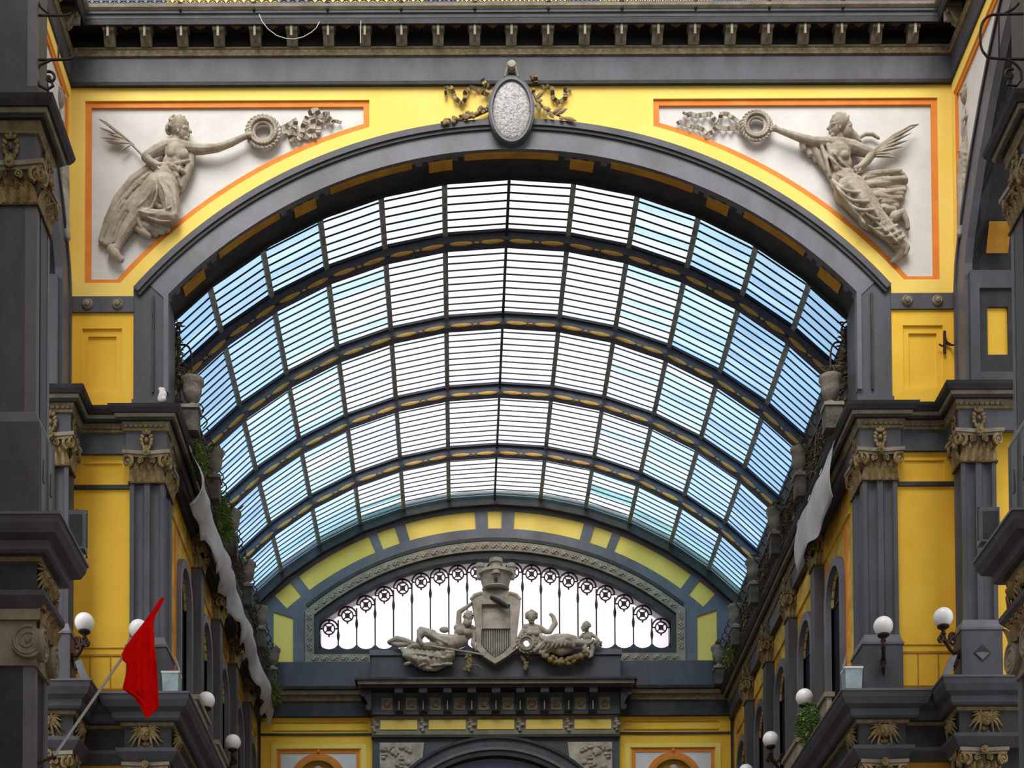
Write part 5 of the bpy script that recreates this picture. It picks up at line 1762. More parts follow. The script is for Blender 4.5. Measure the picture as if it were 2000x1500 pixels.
for px, w2, dy in ((941, 0.11, -0.12), (968, 0.17, -0.42), (995, 0.11, -0.12), (954, 0.1, 0.25), (982, 0.1, 0.25)):
    p = P(px, 1129, YS)
    tw = MB()
    tw.lathe([(w2 * 0.85, -0.08), (w2 * 0.9, 0.22), (w2 * 1.15, 0.25), (w2 * 1.15, 0.36), (w2 * 0.9, 0.36)], (p.x + (0 if abs(px - 968) < 20 else (px - 968) * 0.002), YS + dy, p.z), 12)
    tw.build('tower', 'stone_pale', cro, 40)
MB().box(c0.x - 0.05, c0.x + 0.05, YS - 0.46, YS - 0.42, c0.z + 0.12, c0.z + 0.24).build('gate', 'black', cro)

# bearded river god, reclining at the left
rgd = thing('reclining_statue', P(860, 1268, YS), 'stone statue of a bearded man reclining left of the shield, arm raised', 'statue', 'sculpture group on the end wall')
R = Relief(YS, KP)
R.head(915, 1205, 12, 10, 0)
R.el(913, 1217, 19, 6.5, 7, 5).el(909, 1214, 17, 4, 6, 4).el(918, 1215, 17, 4, 6, 4)
R.ch((912, 1214, 8, 6), (908, 1222, 6, 7))
R.ch((893, 1226, 4, 7), (908, 1226, 6, 9), (922, 1228, 6, 7))
R.el(906, 1236, 6, 19, 15, 12).el(898, 1250, 6, 17, 15, 12).el(885, 1256, 6, 17, 14, 13)
R.el(900, 1234, 16, 8, 7, 5).el(914, 1235, 16, 8, 7, 5)
R.ch((896, 1224, 4, 6), (896, 1208, 4, 5.2), (897, 1196, 4, 5), (908, 1188, 4, 4.2), (918, 1181, 4, 3.4))
R.hand(918, 1181, 4, 30, 5, 0.5, 1)
R.ch((922, 1230, 6, 6), (926, 1244, 8, 5), (924, 1258, 10, 4.5), (928, 1266, 10, 3.5))
R.hand(928, 1267, 10, -30, 4.5, 0.5, 1)
R.ch((880, 1254, 6, 14), (858, 1250, 9, 12), (840, 1240, 12, 9), (828, 1232, 12, 7))
R.ch((828, 1233, 12, 7), (820, 1246, 10, 6), (816, 1256, 8, 5))
R.ch((880, 1260, 8, 12), (852, 1262, 12, 9), (828, 1262, 12, 7), (806, 1262, 10, 5), (798, 1266, 10, 4))
R.ch((822, 1230, 10, 6), (846, 1236, 14, 6), (866, 1258, 16, 6))
R.ch((820, 1232, 6, 5), (842, 1240, 18, 6), (862, 1260, 18, 6))
R.ch((818, 1232, 14, 4), (818, 1246, 18, 4), (824, 1258, 18, 4))
R.ch((834, 1234, 18, 3), (850, 1246, 22, 4), (872, 1256, 22, 3))
R.el(868, 1230, -2, 10, 6, 5)
R.ch((760, 1254, 6, 4), (775, 1248, 8, 6), (792, 1252, 8, 6), (806, 1258, 8, 6))
R.ch((762, 1256, 4, 4), (778, 1260, 8, 5), (800, 1258, 8, 5))
remesh(R.mb, 'body', 'stone', rgd, 0.010, 1)
mb = MB()
mb.tube([P(842, 1262, YS - 0.35), P(880, 1268, YS - 0.42), P(930, 1276, YS - 0.4), P(946, 1280, YS - 0.35)], 0.03, 6)
mb.build('oar', 'stone', rgd)
# rocky seat and urn under him
rk = thing('rock_drapery', P(830, 1300, YS), 'rough stone drapery hanging over the plinth under the reclining man', 'sculpture', 'sculpture group on the end wall')
R = Relief(YS - 0.08, KP)
rg = random.Random(21)
for i in range(11):
    t = i / 10
    x0, y0 = 786 + 96 * t, 1268 + 4 * sin(PI * t)
    x1, y1 = 806 + 74 * t, 1284 + 24 * sin(PI * (0.15 + 0.75 * t))
    R.ch((x0, y0, 4, 5), ((x0 + x1) / 2 + rg.uniform(-3, 3), (y0 + y1) / 2, 14 + rg.uniform(-3, 4), 6), (x1, y1, 8, 4))
for i in range(14):
    R.el(800 + rg.uniform(-8, 76), 1282 + rg.uniform(-8, 18), 16, rg.uniform(6, 14), rg.uniform(2, 4), 4, rg.uniform(-25, 10))
R.ch((800, 1288, 8, 4), (826, 1304, 10, 4), (850, 1308, 10, 4), (874, 1296, 8, 4), (884, 1280, 6, 4))
R.ch((786, 1270, 6, 4), (796, 1284, 8, 4), (806, 1294, 8, 4))
remesh(R.mb, 'drapery', 'stone', rk, 0.014, 2)
gl_ = thing('foliage_drop', P(916, 1312, YS), 'small carved leaf drop hanging left of the shield point', 'sculpture', 'sculpture group on the end wall')
mb = MB()
for i in range(16):
    mb.ell(P(914 + rg.uniform(-8, 10) * (0.4 + i / 20), 1276 + i * 2.3, YS - 0.2), (rg.uniform(0.03, 0.07), 0.05, rg.uniform(0.05, 0.09)), 7, 5, Matrix.Rotation(rg.uniform(-1, 1), 3, 'Y'))
mb.tube([P(918, 1298, YS - 0.2), P(934, 1300, YS - 0.18), P(942, 1306, YS - 0.15)], 0.025, 5)
mb.build('leaves', 'gilt', gl_, True)

# reclining woman at the right
wo = thing('reclining_statue', P(1090, 1272, YS), 'stone statue of a woman in long robe reclining right of the shield', 'statue', 'sculpture group on the end wall')
R = Relief(YS, KP)
R.head(1038, 1205, 12, 10, 0)
R.ch((1029, 1206, 10, 3.5), (1029, 1199, 13, 3.5), (1038, 1194, 16, 4), (1047, 1199, 13, 3.5), (1047, 1206, 10, 3.5))
R.ch((1038, 1214, 8, 5), (1039, 1222, 6, 6))
R.ch((1026, 1226, 5, 7), (1040, 1226, 7, 8), (1054, 1228, 5, 7))
R.el(1041, 1236, 6, 17, 14, 12).el(1048, 1250, 6, 16, 15, 12)
R.el(1034, 1237, 18, 5.5, 5.5, 5).el(1048, 1237, 18, 5.5, 5.5, 5)
R.ch((1026, 1228, 5, 6), (1018, 1240, 7, 5), (1010, 1254, 10, 4.5), (1004, 1264, 12, 3.8))
R.hand(1004, 1264, 12, 230, 4.5, 0.6, 1)
R.ch((1056, 1228, 5, 6), (1066, 1234, 6, 5), (1074, 1234, 7, 4.8), (1084, 1218, 7, 5.5), (1081, 1206, 6, 4.2), (1078, 1202, 6, 3.6))
R.hand(1079, 1203, 6, 140, 4.5, 0.7, 1)
R.el(1062, 1256, 7, 18, 13, 11)
R.ch((1066, 1256, 8, 13), (1088, 1250, 10, 12), (1108, 1248, 12, 10), (1120, 1250, 12, 9))
R.ch((1064, 1262, 10, 11), (1090, 1256, 14, 10), (1112, 1256, 16, 9), (1130, 1256, 12, 7), (1140, 1258, 10, 5))
R.ch((1112, 1250, 10, 9), (1126, 1254, 10, 7), (1140, 1254, 8, 5))
for i in range(7):
    R.ch((1050 + i * 5, 1240 + i * 2, 14, 3), (1066 + i * 6, 1252 + i * 1, 20, 4), (1048 + i * 6, 1270 - i, 14, 3))
R.sheet([(1060, 1256), (1080, 1262)], [(1044, 1272), (1066, 1278)], 12, 5, 4, 3, 3)
R.ch((1096, 1250, 18, 4), (1112, 1246, 22, 5), (1120, 1262, 18, 4))
for q in range(6):
    R.fold(1.8, (1056 + q * 7, 1240 + q), (1066 + q * 8, 1254), (1056 + q * 9, 1268))
remesh(R.mb, 'body', 'stone_pale', wo, 0.010, 1)
# wreath in front of her, cloth and garland
wr = thing('stone_garland', P(1030, 1300, YS), 'round stone garland with hanging fruit in front of the reclining woman', 'sculpture', 'sculpture group on the end wall')
mb = MB()
wreath(mb, 1028, 1258, 13, 6, YS - 0.2, 1 / KP, 16, 5)
mb.build('wreath', 'stone', wr, True)
mb = MB()
for i in range(18):
    mb.ell(P(1026 + rg.uniform(-8, 8) * (1 - i / 26), 1272 + i * 2.1, YS - 0.08), rg.uniform(0.04, 0.075), 7, 5)
mb.build('fruit', 'gilt', wr, True)
cl = thing('stone_garland', P(1090, 1296, YS), 'swag of stone flowers hanging over the plinth below the robed woman', 'sculpture', 'sculpture group on the end wall')
mb = MB()
for i in range(70):
    t = rg.random()
    x = 1060 + 92 * t
    y = 1276 + 18 * sin(PI * min(1, t * 1.15)) + rg.uniform(-5, 5)
    mb.ell(P(x, y, YS - 0.12 - rg.random() * 0.12), rg.uniform(0.05, 0.1), 7, 5)
mb.build('flowers', 'gilt', cl, True)
mb = MB()
capsule_chain(mb, [(P(1078, 1268, YS - 0.1), 0.10), (P(1096, 1272, YS - 0.15), 0.14), (P(1114, 1268, YS - 0.1), 0.10)])
mb.build('cloth', 'stone', cl, True)
# child
ch_ = thing('child_statue', P(1150, 1275, YS), 'small stone cherub standing at the right end of the sculpture group', 'statue', 'sculpture group on the end wall')
R = Relief(YS, KP)
R.head(1144, 1224, 10, 8.5, -1)
R.ch((1146, 1233, 6, 4), (1147, 1238, 6, 5))
R.ch((1139, 1240, 5, 4), (1147, 1240, 6, 6), (1155, 1239, 5, 4))
R.el(1147, 1246, 6, 9, 9, 7).el(1148, 1255, 6, 8.5, 8, 7)
R.ch((1139, 1241, 6, 4), (1133, 1245, 8, 3.2), (1128, 1248, 10, 2.8))
R.hand(1128, 1248, 10, 200, 3.5, 0.5, 1)
R.ch((1155, 1240, 5, 4), (1163, 1244, 6, 3.2), (1169, 1251, 8, 2.8), (1172, 1257, 8, 2.4))
R.hand(1172, 1258, 8, -60, 3.5, 0.5, 1)
R.ch((1144, 1258, 8, 6), (1142, 1267, 10, 5), (1150, 1274, 9, 4), (1156, 1280, 8, 3.5))
R.ch((1152, 1258, 6, 6), (1158, 1266, 8, 5), (1156, 1276, 8, 4), (1152, 1283, 9, 3.4))
R.ch((1140, 1254, 10, 3), (1149, 1257, 13, 3), (1158, 1253, 10, 3))
R.ch((1152, 1283, 9, 3), (1148, 1284, 11, 2.4))
R.ch((1156, 1280, 8, 3), (1153, 1283, 10, 2.4))
remesh(R.mb, 'body', 'stone', ch_, 0.009, 1)
mb = MB()
for i in range(16):
    mb.ell(P(1164 + rg.uniform(-8, 10), 1256 + rg.uniform(-6, 8), YS - 0.1 - 0.1 * rg.random()), rg.uniform(0.03, 0.06), 6, 4)
mb.build('flowers', 'stone', ch_, True)
# busts in the niches of the end wall
for sx, w in ((-1, 'left'), (1, 'right')):
    t = thing('niche_bust', (sx * 5.21, 47.55, 15.9), 'pale stone bust in the %s orange niche of the end wall' % w, 'bust')
    R = Relief(47.55, KP)
    c_ = Vector((sx * 5.21, 47.5, 16.35))
    mb = MB()
    mb.ell(c_, (0.12, 0.13, 0.17), 12, 9)
    mb.ell(c_ + Vector((0, 0.02, 0.07)), (0.135, 0.13, 0.12), 12, 8)
    mb.ell(c_ + Vector((0, -0.13, -0.03)), (0.02, 0.03, 0.04), 6, 5)
    for q in (-1, 1):
        mb.ell(c_ + Vector((q * 0.045, -0.12, 0.01)), (0.022, 0.014, 0.012), 6, 4)
    mb.ell(c_ + Vector((0, -0.11, -0.09)), (0.035, 0.02, 0.012), 6, 4)
    capsule_chain(mb, [(c_ + Vector((0, 0.02, -0.15)), 0.075), (c_ + Vector((0, 0.03, -0.28)), 0.09)])
    mb.ell(c_ + Vector((0, 0.02, -0.42)), (0.30, 0.15, 0.17), 14, 8)
    remesh(mb, 'bust', 'stone_pale', t, 0.014, 2)
# ================================================================== THINGS
# ------------------------------------------------ globe lamps on scrolled brackets
def lamp(globe, mount, label, group='globe wall lamps'):
    g, m_ = Vector(globe), Vector(mount)
    t = thing('globe_lamp', m_, label, 'lamp', group)
    e = Vector((g.x - m_.x, g.y - m_.y, 0))
    L = e.length
    e = e.normalized() if L > 1e-4 else Vector((0, -1, 0))
    H = g.z - m_.z - 0.19

    def q(a, z):
        return m_ + e * a + Vector((0, 0, z))
    MB().ell(g, 0.188, 24, 16).build('globe', 'globe', t, True)
    c = q(L, H)
    MB().lathe([(0.03, -0.09), (0.04, -0.05), (0.09, -0.02), (0.115, 0.0), (0.115, 0.03), (0.06, 0.035)], c, 14).build('cup', 'iron_rust', t, True)
    a = MB()
    a.tube([q(0, 0.02), q(0.25 * L, 0.0), q(0.55 * L, 0.12 * H), q(0.85 * L, 0.38 * H), q(L, 0.7 * H), q(L, H - 0.06)], [0.04, 0.04, 0.038, 0.036, 0.032, 0.036], 7)
    a.ell(q(L, 0.72 * H), (0.055, 0.055, 0.04), 8, 5)
    a.ell(q(0.85 * L, 0.40 * H), (0.055, 0.055, 0.05), 8, 5)
    arm = a.build('arm', 'iron_rust', t, True)

    def scroll(ca, cz, r, st, sg, turns=1.3, tail=None):
        s_ = MB()
        pts = [q(ca + (r * i / 16 + 0.01) * cos(st + sg * turns * 2 * PI * i / 16), cz + (r * i / 16 + 0.01) * sin(st + sg * turns * 2 * PI * i / 16)) for i in range(17)]
        if tail:
            pts.append(q(*tail))
        s_.tube(pts, [0.014 + 0.02 * i / (len(pts) - 1) for i in range(len(pts))], 6)
        s_.ell(pts[0], 0.025, 6, 5)
        s_.build('scroll', 'iron_rust', arm, True)
    scroll(0.30 * L + 0.02, 0.58 * H, 0.125, 0.0, 1, 1.3, (0.75 * L, 0.30 * H))
    scroll(L + 0.11, 0.42 * H, 0.075, PI, -1, 1.2, (0.95 * L, 0.40 * H))
    scroll(0.22 * L + 0.03, -0.13, 0.125, PI, 1, 1.4, (0.1 * L, 0.0))
    d = MB()
    d.tube([q(0.03, -0.02), q(0.06, -0.16), q(0.08, -0.28), q(0.13, -0.33)], [0.03, 0.035, 0.025, 0.015], 6)
    d.build('tail', 'iron_rust', arm, True)
    MB().ell(q(0.0, 0.0), (0.06, 0.06, 0.1), 8, 6).build('wall_plate', 'iron', t, True)
    return t


lamp(P(1725, 1223, 31.35), (7.24, 31.79, 13.62), 'white globe lamp on the pedestal at the right foot of the great arch')
lamp(P(271, 1229, 31.35), (-7.24, 31.79, 13.62), 'white globe lamp half hidden behind the red flag')
lamp(P(1842, 1206, 31.0), (8.54, 31.25, 13.55), 'white globe lamp against the yellow wall on the right, beside the diamond pedestal')
lamp(P(165, 1216, 31.0), (-8.54, 31.25, 13.55), 'white globe lamp against the yellow wall on the left, above the leaning flag pole')
lamp(P(403, 1368, 35.3), (-6.76, 35.75, 13.5), 'nearer white globe lamp on the left nave wall')
lamp(P(455, 1450, 38.2), (-6.76, 38.62, 13.5), 'farther white globe lamp on the left nave wall')
lamp(P(1571, 1362, 35.3), (6.76, 35.75, 13.5), 'nearest white globe lamp on the right nave wall above the plants')
lamp(P(1505, 1444, 38.2), (6.76, 38.62, 13.5), 'second white globe lamp on the right nave wall')
lamp(P(1457, 1507, 41.0), (6.76, 41.45, 13.5), 'third white globe lamp on the right nave wall, cut by the lower frame edge')

# ------------------------------------------------ red flag
fg = thing('flag', P(105, 1478, 24.0), 'plain red flag drooping from a slanting pale pole at the left', 'flag')


def yfl(px):                       # depth of the pole along its length
    return 24.0 + 0.6 * (px - 105) / 213.0


MB().tube([P(96, 1492, 23.98), P(105, 1478, 24.0), P(318, 1170, 24.6)], 0.022, 8).build('pole', 'pole', fg)
rows = [(1167, 315, 321), (1176, 308, 318), (1190, 299, 310), (1200, 292, 304), (1215, 281, 300), (1228, 271, 300), (1240, 261, 301), (1260, 247, 302), (1278, 237, 304), (1290, 240, 305), (1297, 248, 306), (1320, 245, 307), (1345, 239, 308), (1352, 248, 309), (1362, 262, 309), (1380, 274, 310), (1392, 280, 299), (1403, 285, 287)]
NC = 14
mb = MB()
front, back = [], []
for (y, xl, xr) in rows:
    for c in range(NC + 1):
        t = c / NC
        x = xl + (xr - xl) * t
        v = min(1.0, (y - 1176) / 120.0)
        d = 0.10 * v * sin(x * 0.16 + y * 0.004) + 0.05 * v * sin(x * 0.33 + 1.0 - y * 0.012)
        p = P(x, y, yfl(x) - 0.06 - 0.7 * abs(d))
        front.append(p)
        back.append(p + Vector((0, 0.012, 0)))
nr = len(rows)
fs = []
o2 = len(front)
for r in range(nr - 1):
    for c in range(NC):
        i = r * (NC + 1) + c
        fs.append((i, i + 1, i + NC + 2, i + NC + 1))
        fs.append((o2 + i + NC + 1, o2 + i + NC + 2, o2 + i + 1, o2 + i))
for r in range(nr - 1):
    for c in (0, NC):
        i = r * (NC + 1) + c
        fs.append((i, i + NC + 1, o2 + i + NC + 1, o2 + i))
for c in range(NC):
    for r in (0, nr - 1):
        i = r * (NC + 1) + c
        fs.append((i, i + 1, o2 + i + 1, o2 + i))
mb.add(front + back, fs)
mb.build('cloth', 'flag_red', fg, 80)
mb = MB()
mb.tube([P(60, 1498, 23.75), P(80, 1487, 23.8), P(97, 1480, 23.95), P(110, 1479, 24.0)], [0.03, 0.03, 0.025, 0.022], 7)
mb.ell(P(104, 1480, 24.0), 0.04, 8, 6)
mb.build('holder', 'iron', fg, True)

# ------------------------------------------------ nave cornice railings, urns, creepers
rng = random.Random(17)
un = [(0.10, 0.0), (0.14, 0.02), (0.12, 0.05), (0.07, 0.09), (0.07, 0.12), (0.15, 0.18), (0.19, 0.32), (0.20, 0.48), (0.235, 0.53), (0.235, 0.60), (0.19, 0.61), (0.17, 0.54), (0.02, 0.54)]


def leaf_clump(mb, c, rx, ry, rz, n, size, rg, hang=0.0):
    for i in range(n):
        while True:
            u = Vector((rg.uniform(-1, 1), rg.uniform(-1, 1), rg.uniform(-1, 1)))
            if u.length < 1:
                break
        p = Vector((c[0] + u.x * rx, c[1] + u.y * ry, c[2] + u.z * rz))
        a, b = rg.uniform(0, 2 * PI), rg.uniform(-0.9, 0.6) - hang
        d = Vector((cos(a) * cos(b), sin(a) * cos(b), sin(b)))
        w = d.cross(Vector((0, 0, 1)))
        w = w.normalized() if w.length > 0.01 else Vector((1, 0, 0))
        L = size * rg.uniform(0.6, 1.4)
        nn = d.cross(w).normalized() * 0.004
        q = [p, p + d * L * 0.5 + w * L * 0.2, p + d * L, p + d * L * 0.5 - w * L * 0.2]
        mb.add([x + nn for x in q] + [x - nn for x in q], [(0, 1, 2, 3), (7, 6, 5, 4), (0, 4, 5, 1), (1, 5, 6, 2), (2, 6, 7, 3), (3, 7, 4, 0)])


for sx, w in ((-1, 'left'), (1, 'right')):
    for k in range(6):
        y = PY[k] - 0.25 if k < 5 else PY[k] - 0.1
        u = thing('stone_urn', (sx * 6.50, y, 18.74), 'weathered stone urn on the %s nave cornice, %s from the great arch' % (w, ORD[k]), 'urn', 'urns along the nave cornices')
        MB(sx).box(6.36, 6.70, y - 0.17, y + 0.17, 18.74, 19.20).build('post', 'grime', u)
        MB(sx).box(6.33, 6.73, y - 0.20, y + 0.20, 19.20, 19.27).build('post_cap', 'urn_stone', u)
        MB(sx).lathe(un, (6.50, y, 19.27), 16).build('bowl', 'urn_stone', u, True)
        mb = MB(sx)
        leaf_clump(mb, (6.52, y, 19.95), 0.18, 0.2, 0.14, 26, 0.16, rng)
        mb.build('dry_plant', 'leaf_dry', u)
    for k in range(5):
        y0, y1 = PY[k] - 0.05, PY[k + 1] - 0.45
        rl = thing('iron_railing', (sx * 6.58, (y0 + y1) / 2, 18.74), 'rusted iron railing on the %s nave cornice, %s bay from the great arch' % (w, ORD[k]), 'railing', 'railings along the nave cornices')
        mb = MB(sx)
        n = int((y1 - y0) / 0.13)
        for i in range(n + 1):
            yy = y0 + (y1 - y0) * i / n
            mb.tube([(6.58, yy, 18.8), (6.58, yy, 19.62)], 0.011, 4)
        mb.build('bars', 'iron', rl)
        MB(sx).box(6.555, 6.605, y0, y1, 19.60, 19.65).build('top_rail', 'iron', rl)
        MB(sx).box(6.56, 6.60, y0, y1, 18.80, 18.83).build('bottom_rail', 'iron', rl)
        MB(sx).box(6.56, 6.60, y0, y1, 19.38, 19.40).build('middle_rail', 'iron', rl)
        for i in range(5):
            yc = y0 + (y1 - y0) * (i + 0.5) / 5
            for s2 in (-1, 1):
                MB(sx).tube([(6.56, yc + s2 * 0.11 + (0.1 * j / 12) * cos(j * 0.8) * s2, 19.1 + (0.1 * j / 12) * sin(j * 0.8)) for j in range(13)], 0.014, 4).build('scroll', 'iron', rl)
            MB(sx).tube([(6.52 - 0.10 * sin(PI * j / 8), yc, 19.62 + 0.28 * j / 8) for j in range(9)], 0.014, 4).build('finial', 'iron', rl)
        cr = thing('creeper', (sx * 6.62, (y0 + y1) / 2, 18.75), 'dry brown creeper tangled in the %s nave railing, %s bay from the great arch' % (w, ORD[k]), 'plant', 'creepers in the nave railings')
        mb = MB(sx)
        leaf_clump(mb, (6.66, (y0 + y1) / 2, 19.15), 0.12, (y1 - y0) / 2, 0.45, 420, 0.17, rng, 0.3)
        mb.build('foliage', 'leaf_dry', cr)
        mb = MB(sx)
        for i in range(12):
            yy = rng.uniform(y0, y1)
            mb.tube([(6.68, yy, 18.76), (6.62 + rng.uniform(-.08, .06), yy + rng.uniform(-.3, .3), 19.1), (6.62 + rng.uniform(-.1, .06), yy + rng.uniform(-.4, .4), 19.6)], [0.018, 0.013, 0.006], 5)
        mb.build('stems', 'leaf_dry', cr)
for (c, r_, n, s_, lab) in (((-6.5, 36.9, 18.95), (0.16, 0.95, 0.45), 520, 0.17, 'bright green bush growing out of the left nave railing'),
                            ((-6.5, 33.8, 18.75), (0.14, 0.7, 0.35), 200, 0.14, 'green weeds hanging from the left nave cornice near the capital'),
                            ((-6.35, 46.3, 18.35), (0.15, 0.6, 0.35), 200, 0.15, 'green tuft at the far end of the left nave cornice'),
                            ((6.35, 34.6, 13.35), (0.22, 0.5, 0.42), 420, 0.14, 'light green plant on the right balcony below the globe lamp'),
                            ((6.5, 45.2, 18.9), (0.12, 0.7, 0.3), 160, 0.14, 'green weeds near the far end of the right nave railing')):
    t = thing('wild_plant', (c[0], c[1], c[2] - r_[2]), lab, 'plant')
    mb = MB()
    leaf_clump(mb, c, r_[0], r_[1], r_[2], n, s_, rng, 0.1)
    mb.build('foliage', 'leaf_green', t)
    mb = MB()
    for i in range(14):
        yy = c[1] + rng.uniform(-1, 1) * r_[1] * 0.8
        mb.tube([(c[0], yy, c[2] - r_[2]), (c[0] + rng.uniform(-.1, .1), yy + rng.uniform(-.2, .2), c[2] + r_[2] * rng.uniform(0, 0.9))], [0.014, 0.005], 4)
    mb.build('stems', 'leaf_dry', t)

# ------------------------------------------------ grey protective sheets hung under the nave cornices
for sx, w, ya, yb2, lab in ((-1, 'left', 33.0, 47.2, 'long crumpled grey sheet hung along the left nave cornice'), (1, 'right', 32.9, 36.4, 'grey sheet hung below the right nave cornice beside the capital')):
    t = thing('protective_sheet', (sx * 6.5, (ya + yb2) / 2, 17.4), lab, 'sheet')
    n = 60 if sx < 0 else 18
    NR = 8
    rg = random.Random(31)
    botn = [rg.uniform(-0.18, 0.18) for i in range(n + 1)]
    fr, bk = [], []
    for i in range(n + 1):
        y = ya + (yb2 - ya) * i / n
        top = 18.50 + 0.04 * sin(i * 0.9)
        bot = 17.55 + botn[i] * 0.8 + 0.15 * sin(i * 0.35)
        if sx > 0:
            bot = 17.45 + 0.1 * sin(i * 0.6)
        for j in range(NR + 1):
            v = j / NR
            off = (0.06 * sin(i * 1.1 + v * 2) * v + 0.10 * sin(i * 0.37 + v * 3.0) * v + 0.16 * sin(PI * v)) * (1 if sx < 0 else 0.35)
            p = Vector((6.56 - off, y, top + (bot - top) * v))
            fr.append(p)
            bk.append(p + Vector((0.012, 0, 0)))
    o2 = len(fr)
    fs = []
    for i in range(n):
        for j in range(NR):
            a = i * (NR + 1) + j
            b = a + NR + 1
            fs += [(a, b, b + 1, a + 1), (o2 + a + 1, o2 + b + 1, o2 + b, o2 + a)]
    for i in range(n):
        for j in (0, NR):
            a = i * (NR + 1) + j
            b = a + NR + 1
            fs.append((a, b, o2 + b, o2 + a))
    for j in range(NR):
        for i in (0, n):
            a = i * (NR + 1) + j
            fs.append((a, a + 1, o2 + a + 1, o2 + a))
    MB(sx).add(fr + bk, fs).build('sheet', 'tarp', t, 80)
    mb = MB(sx)
    for i in range(0, n + 1, 6):
        mb.tube([(6.6, ya + (yb2 - ya) * i / n, 18.62), (6.55, ya + (yb2 - ya) * i / n, 18.48)], 0.012, 4)
    mb.build('ties', 'wire', t)

# ------------------------------------------------ floodlights, loudspeaker boxes, pale blue boxes
for (px0, px1, py0, py1, Y, sx, w) in ((130, 167, 992, 1076, 24.62, -1, 'left'), (1913, 1956, 986, 1062, 24.5, 1, 'right')):
    a, b = P(px0, py0, Y), P(px1, py1, Y)
    t = thing('floodlight_box', ((a.x + b.x) / 2, Y, b.z), 'dark floodlight housing with yoke behind the %s near ledge' % w, 'floodlight', 'floodlight housings')
    mb = MB()
    mb.box(a.x + 0.02, b.x - 0.02, Y, Y + 0.22, b.z + 0.04, a.z - 0.03)
    mb.box(a.x + 0.05, b.x - 0.05, Y + 0.22, Y + 0.3, b.z + 0.12, a.z - 0.1)
    mb.build('housing', 'lampbox', t)
    MB().box(a.x + 0.045, b.x - 0.045, Y - 0.008, Y, b.z + 0.08, a.z - 0.10).build('front_glass', 'lampbox_dark', t)
    MB().box((a.x + b.x) / 2 - 0.06, (a.x + b.x) / 2 + 0.06, Y + 0.04, Y + 0.16, 12.48, b.z + 0.06).build('foot', 'iron', t)
    MB().tube([(a.x, Y + 0.1, b.z + 0.1), (a.x, Y + 0.1, a.z), (b.x, Y + 0.1, a.z), (b.x, Y + 0.1, b.z + 0.1)], 0.014, 5).build('yoke', 'lampbox_dark', t)
    MB().ell(((a.x + b.x) / 2, Y + 0.1, a.z), (0.04, 0.04, 0.025), 8, 5).build('knob', 'iron', t)
    MB().tube([(b.x - 0.05, Y + 0.1, b.z + 0.08), (b.x, Y + 0.1, b.z - 0.06), (b.x - 0.06, Y + 0.05, b.z - 0.1), (b.x - 0.12, Y + 0.05, b.z - 0.02)], 0.012, 5).build('cable', 'black', t)
for (pts, sx, w) in ((((146, 1292), (158, 1287), (176, 1334), (162, 1340)), -1, 'left'), (((1856, 1282), (1870, 1278), (1852, 1330), (1840, 1322)), 1, 'right')):
    Y = 30.95
    q = [P(x, y, Y) for x, y in pts]
    t = thing('floodlight', ((q[2].x + q[3].x) / 2, Y, q[2].z - 0.06), 'small tilted grey floodlight on the %s ledge below the globe lamp' % w, 'floodlight', 'small tilted floodlights')
    MB().taper([p for p in q], [p + Vector((0.02 * sx, 0.24, 0.0)) for p in q]).build('housing', 'lampbox', t)
    c = (q[0] + q[1] + q[2] + q[3]) / 4
    MB().tube([c + Vector((0, 0.1, 0)), Vector((c.x - 0.02 * sx, Y + 0.1, q[2].z - 0.06))], 0.02, 6).build('stem', 'iron', t)
    MB().box(c.x - 0.05, c.x + 0.05, Y + 0.05, Y + 0.15, q[2].z - 0.09, q[2].z - 0.06).build('foot', 'iron', t)
for (px0, px1, py0, py1, sx, w) in ((316, 349, 1312, 1358, -1, 'left'), (1650, 1685, 1303, 1351, 1, 'right')):
    Y = 31.45
    a, b = P(px0, py0, Y), P(px1, py1, Y)
    t = thing('glass_box', ((a.x + b.x) / 2, Y, b.z), 'weathered pale blue box on the %s ledge at the foot of the great arch' % w, 'box', 'pale blue boxes on the ledges')
    MB().taper([(a.x + 0.02, Y, b.z + 0.04), (b.x - 0.02, Y, b.z + 0.04), (b.x - 0.02, Y + 0.3, b.z + 0.04), (a.x + 0.02, Y + 0.3, b.z + 0.04)],
               [(a.x, Y - 0.02, a.z), (b.x, Y - 0.02, a.z), (b.x, Y + 0.32, a.z), (a.x, Y + 0.32, a.z)]).build('body', 'box_blue', t)
    MB().box(a.x - 0.01, b.x + 0.01, Y - 0.03, Y + 0.33, a.z - 0.03, a.z + 0.01).build('rim', 'plaster_white', t)
    MB().box(a.x + 0.01, b.x - 0.01, Y - 0.01, Y + 0.31, b.z, b.z + 0.04).build('base', 'plaster_white', t)
    xi = b.x if sx < 0 else a.x
    MB().taper([(xi, Y + 0.05, a.z), (xi - sx * 0.04, Y + 0.05, a.z), (xi - sx * 0.04, Y + 0.1, a.z), (xi, Y + 0.1, a.z)],
               [(xi + sx * 0.12, Y + 0.25, a.z + 0.38), (xi + sx * 0.10, Y + 0.25, a.z + 0.38), (xi + sx * 0.10, Y + 0.28, a.z + 0.38), (xi + sx * 0.12, Y + 0.28, a.z + 0.38)]).build('bracket', 'lampbox', t)

# ------------------------------------------------ iron brackets
def spi(px, py, r, turns, st, sg, Y, n=18):
    return [P(px + (r * i / n) * cos(st + sg * turns * 2 * PI * i / n), py - (r * i / n) * sin(st + sg * turns * 2 * PI * i / n), Y) for i in range(n + 1)]


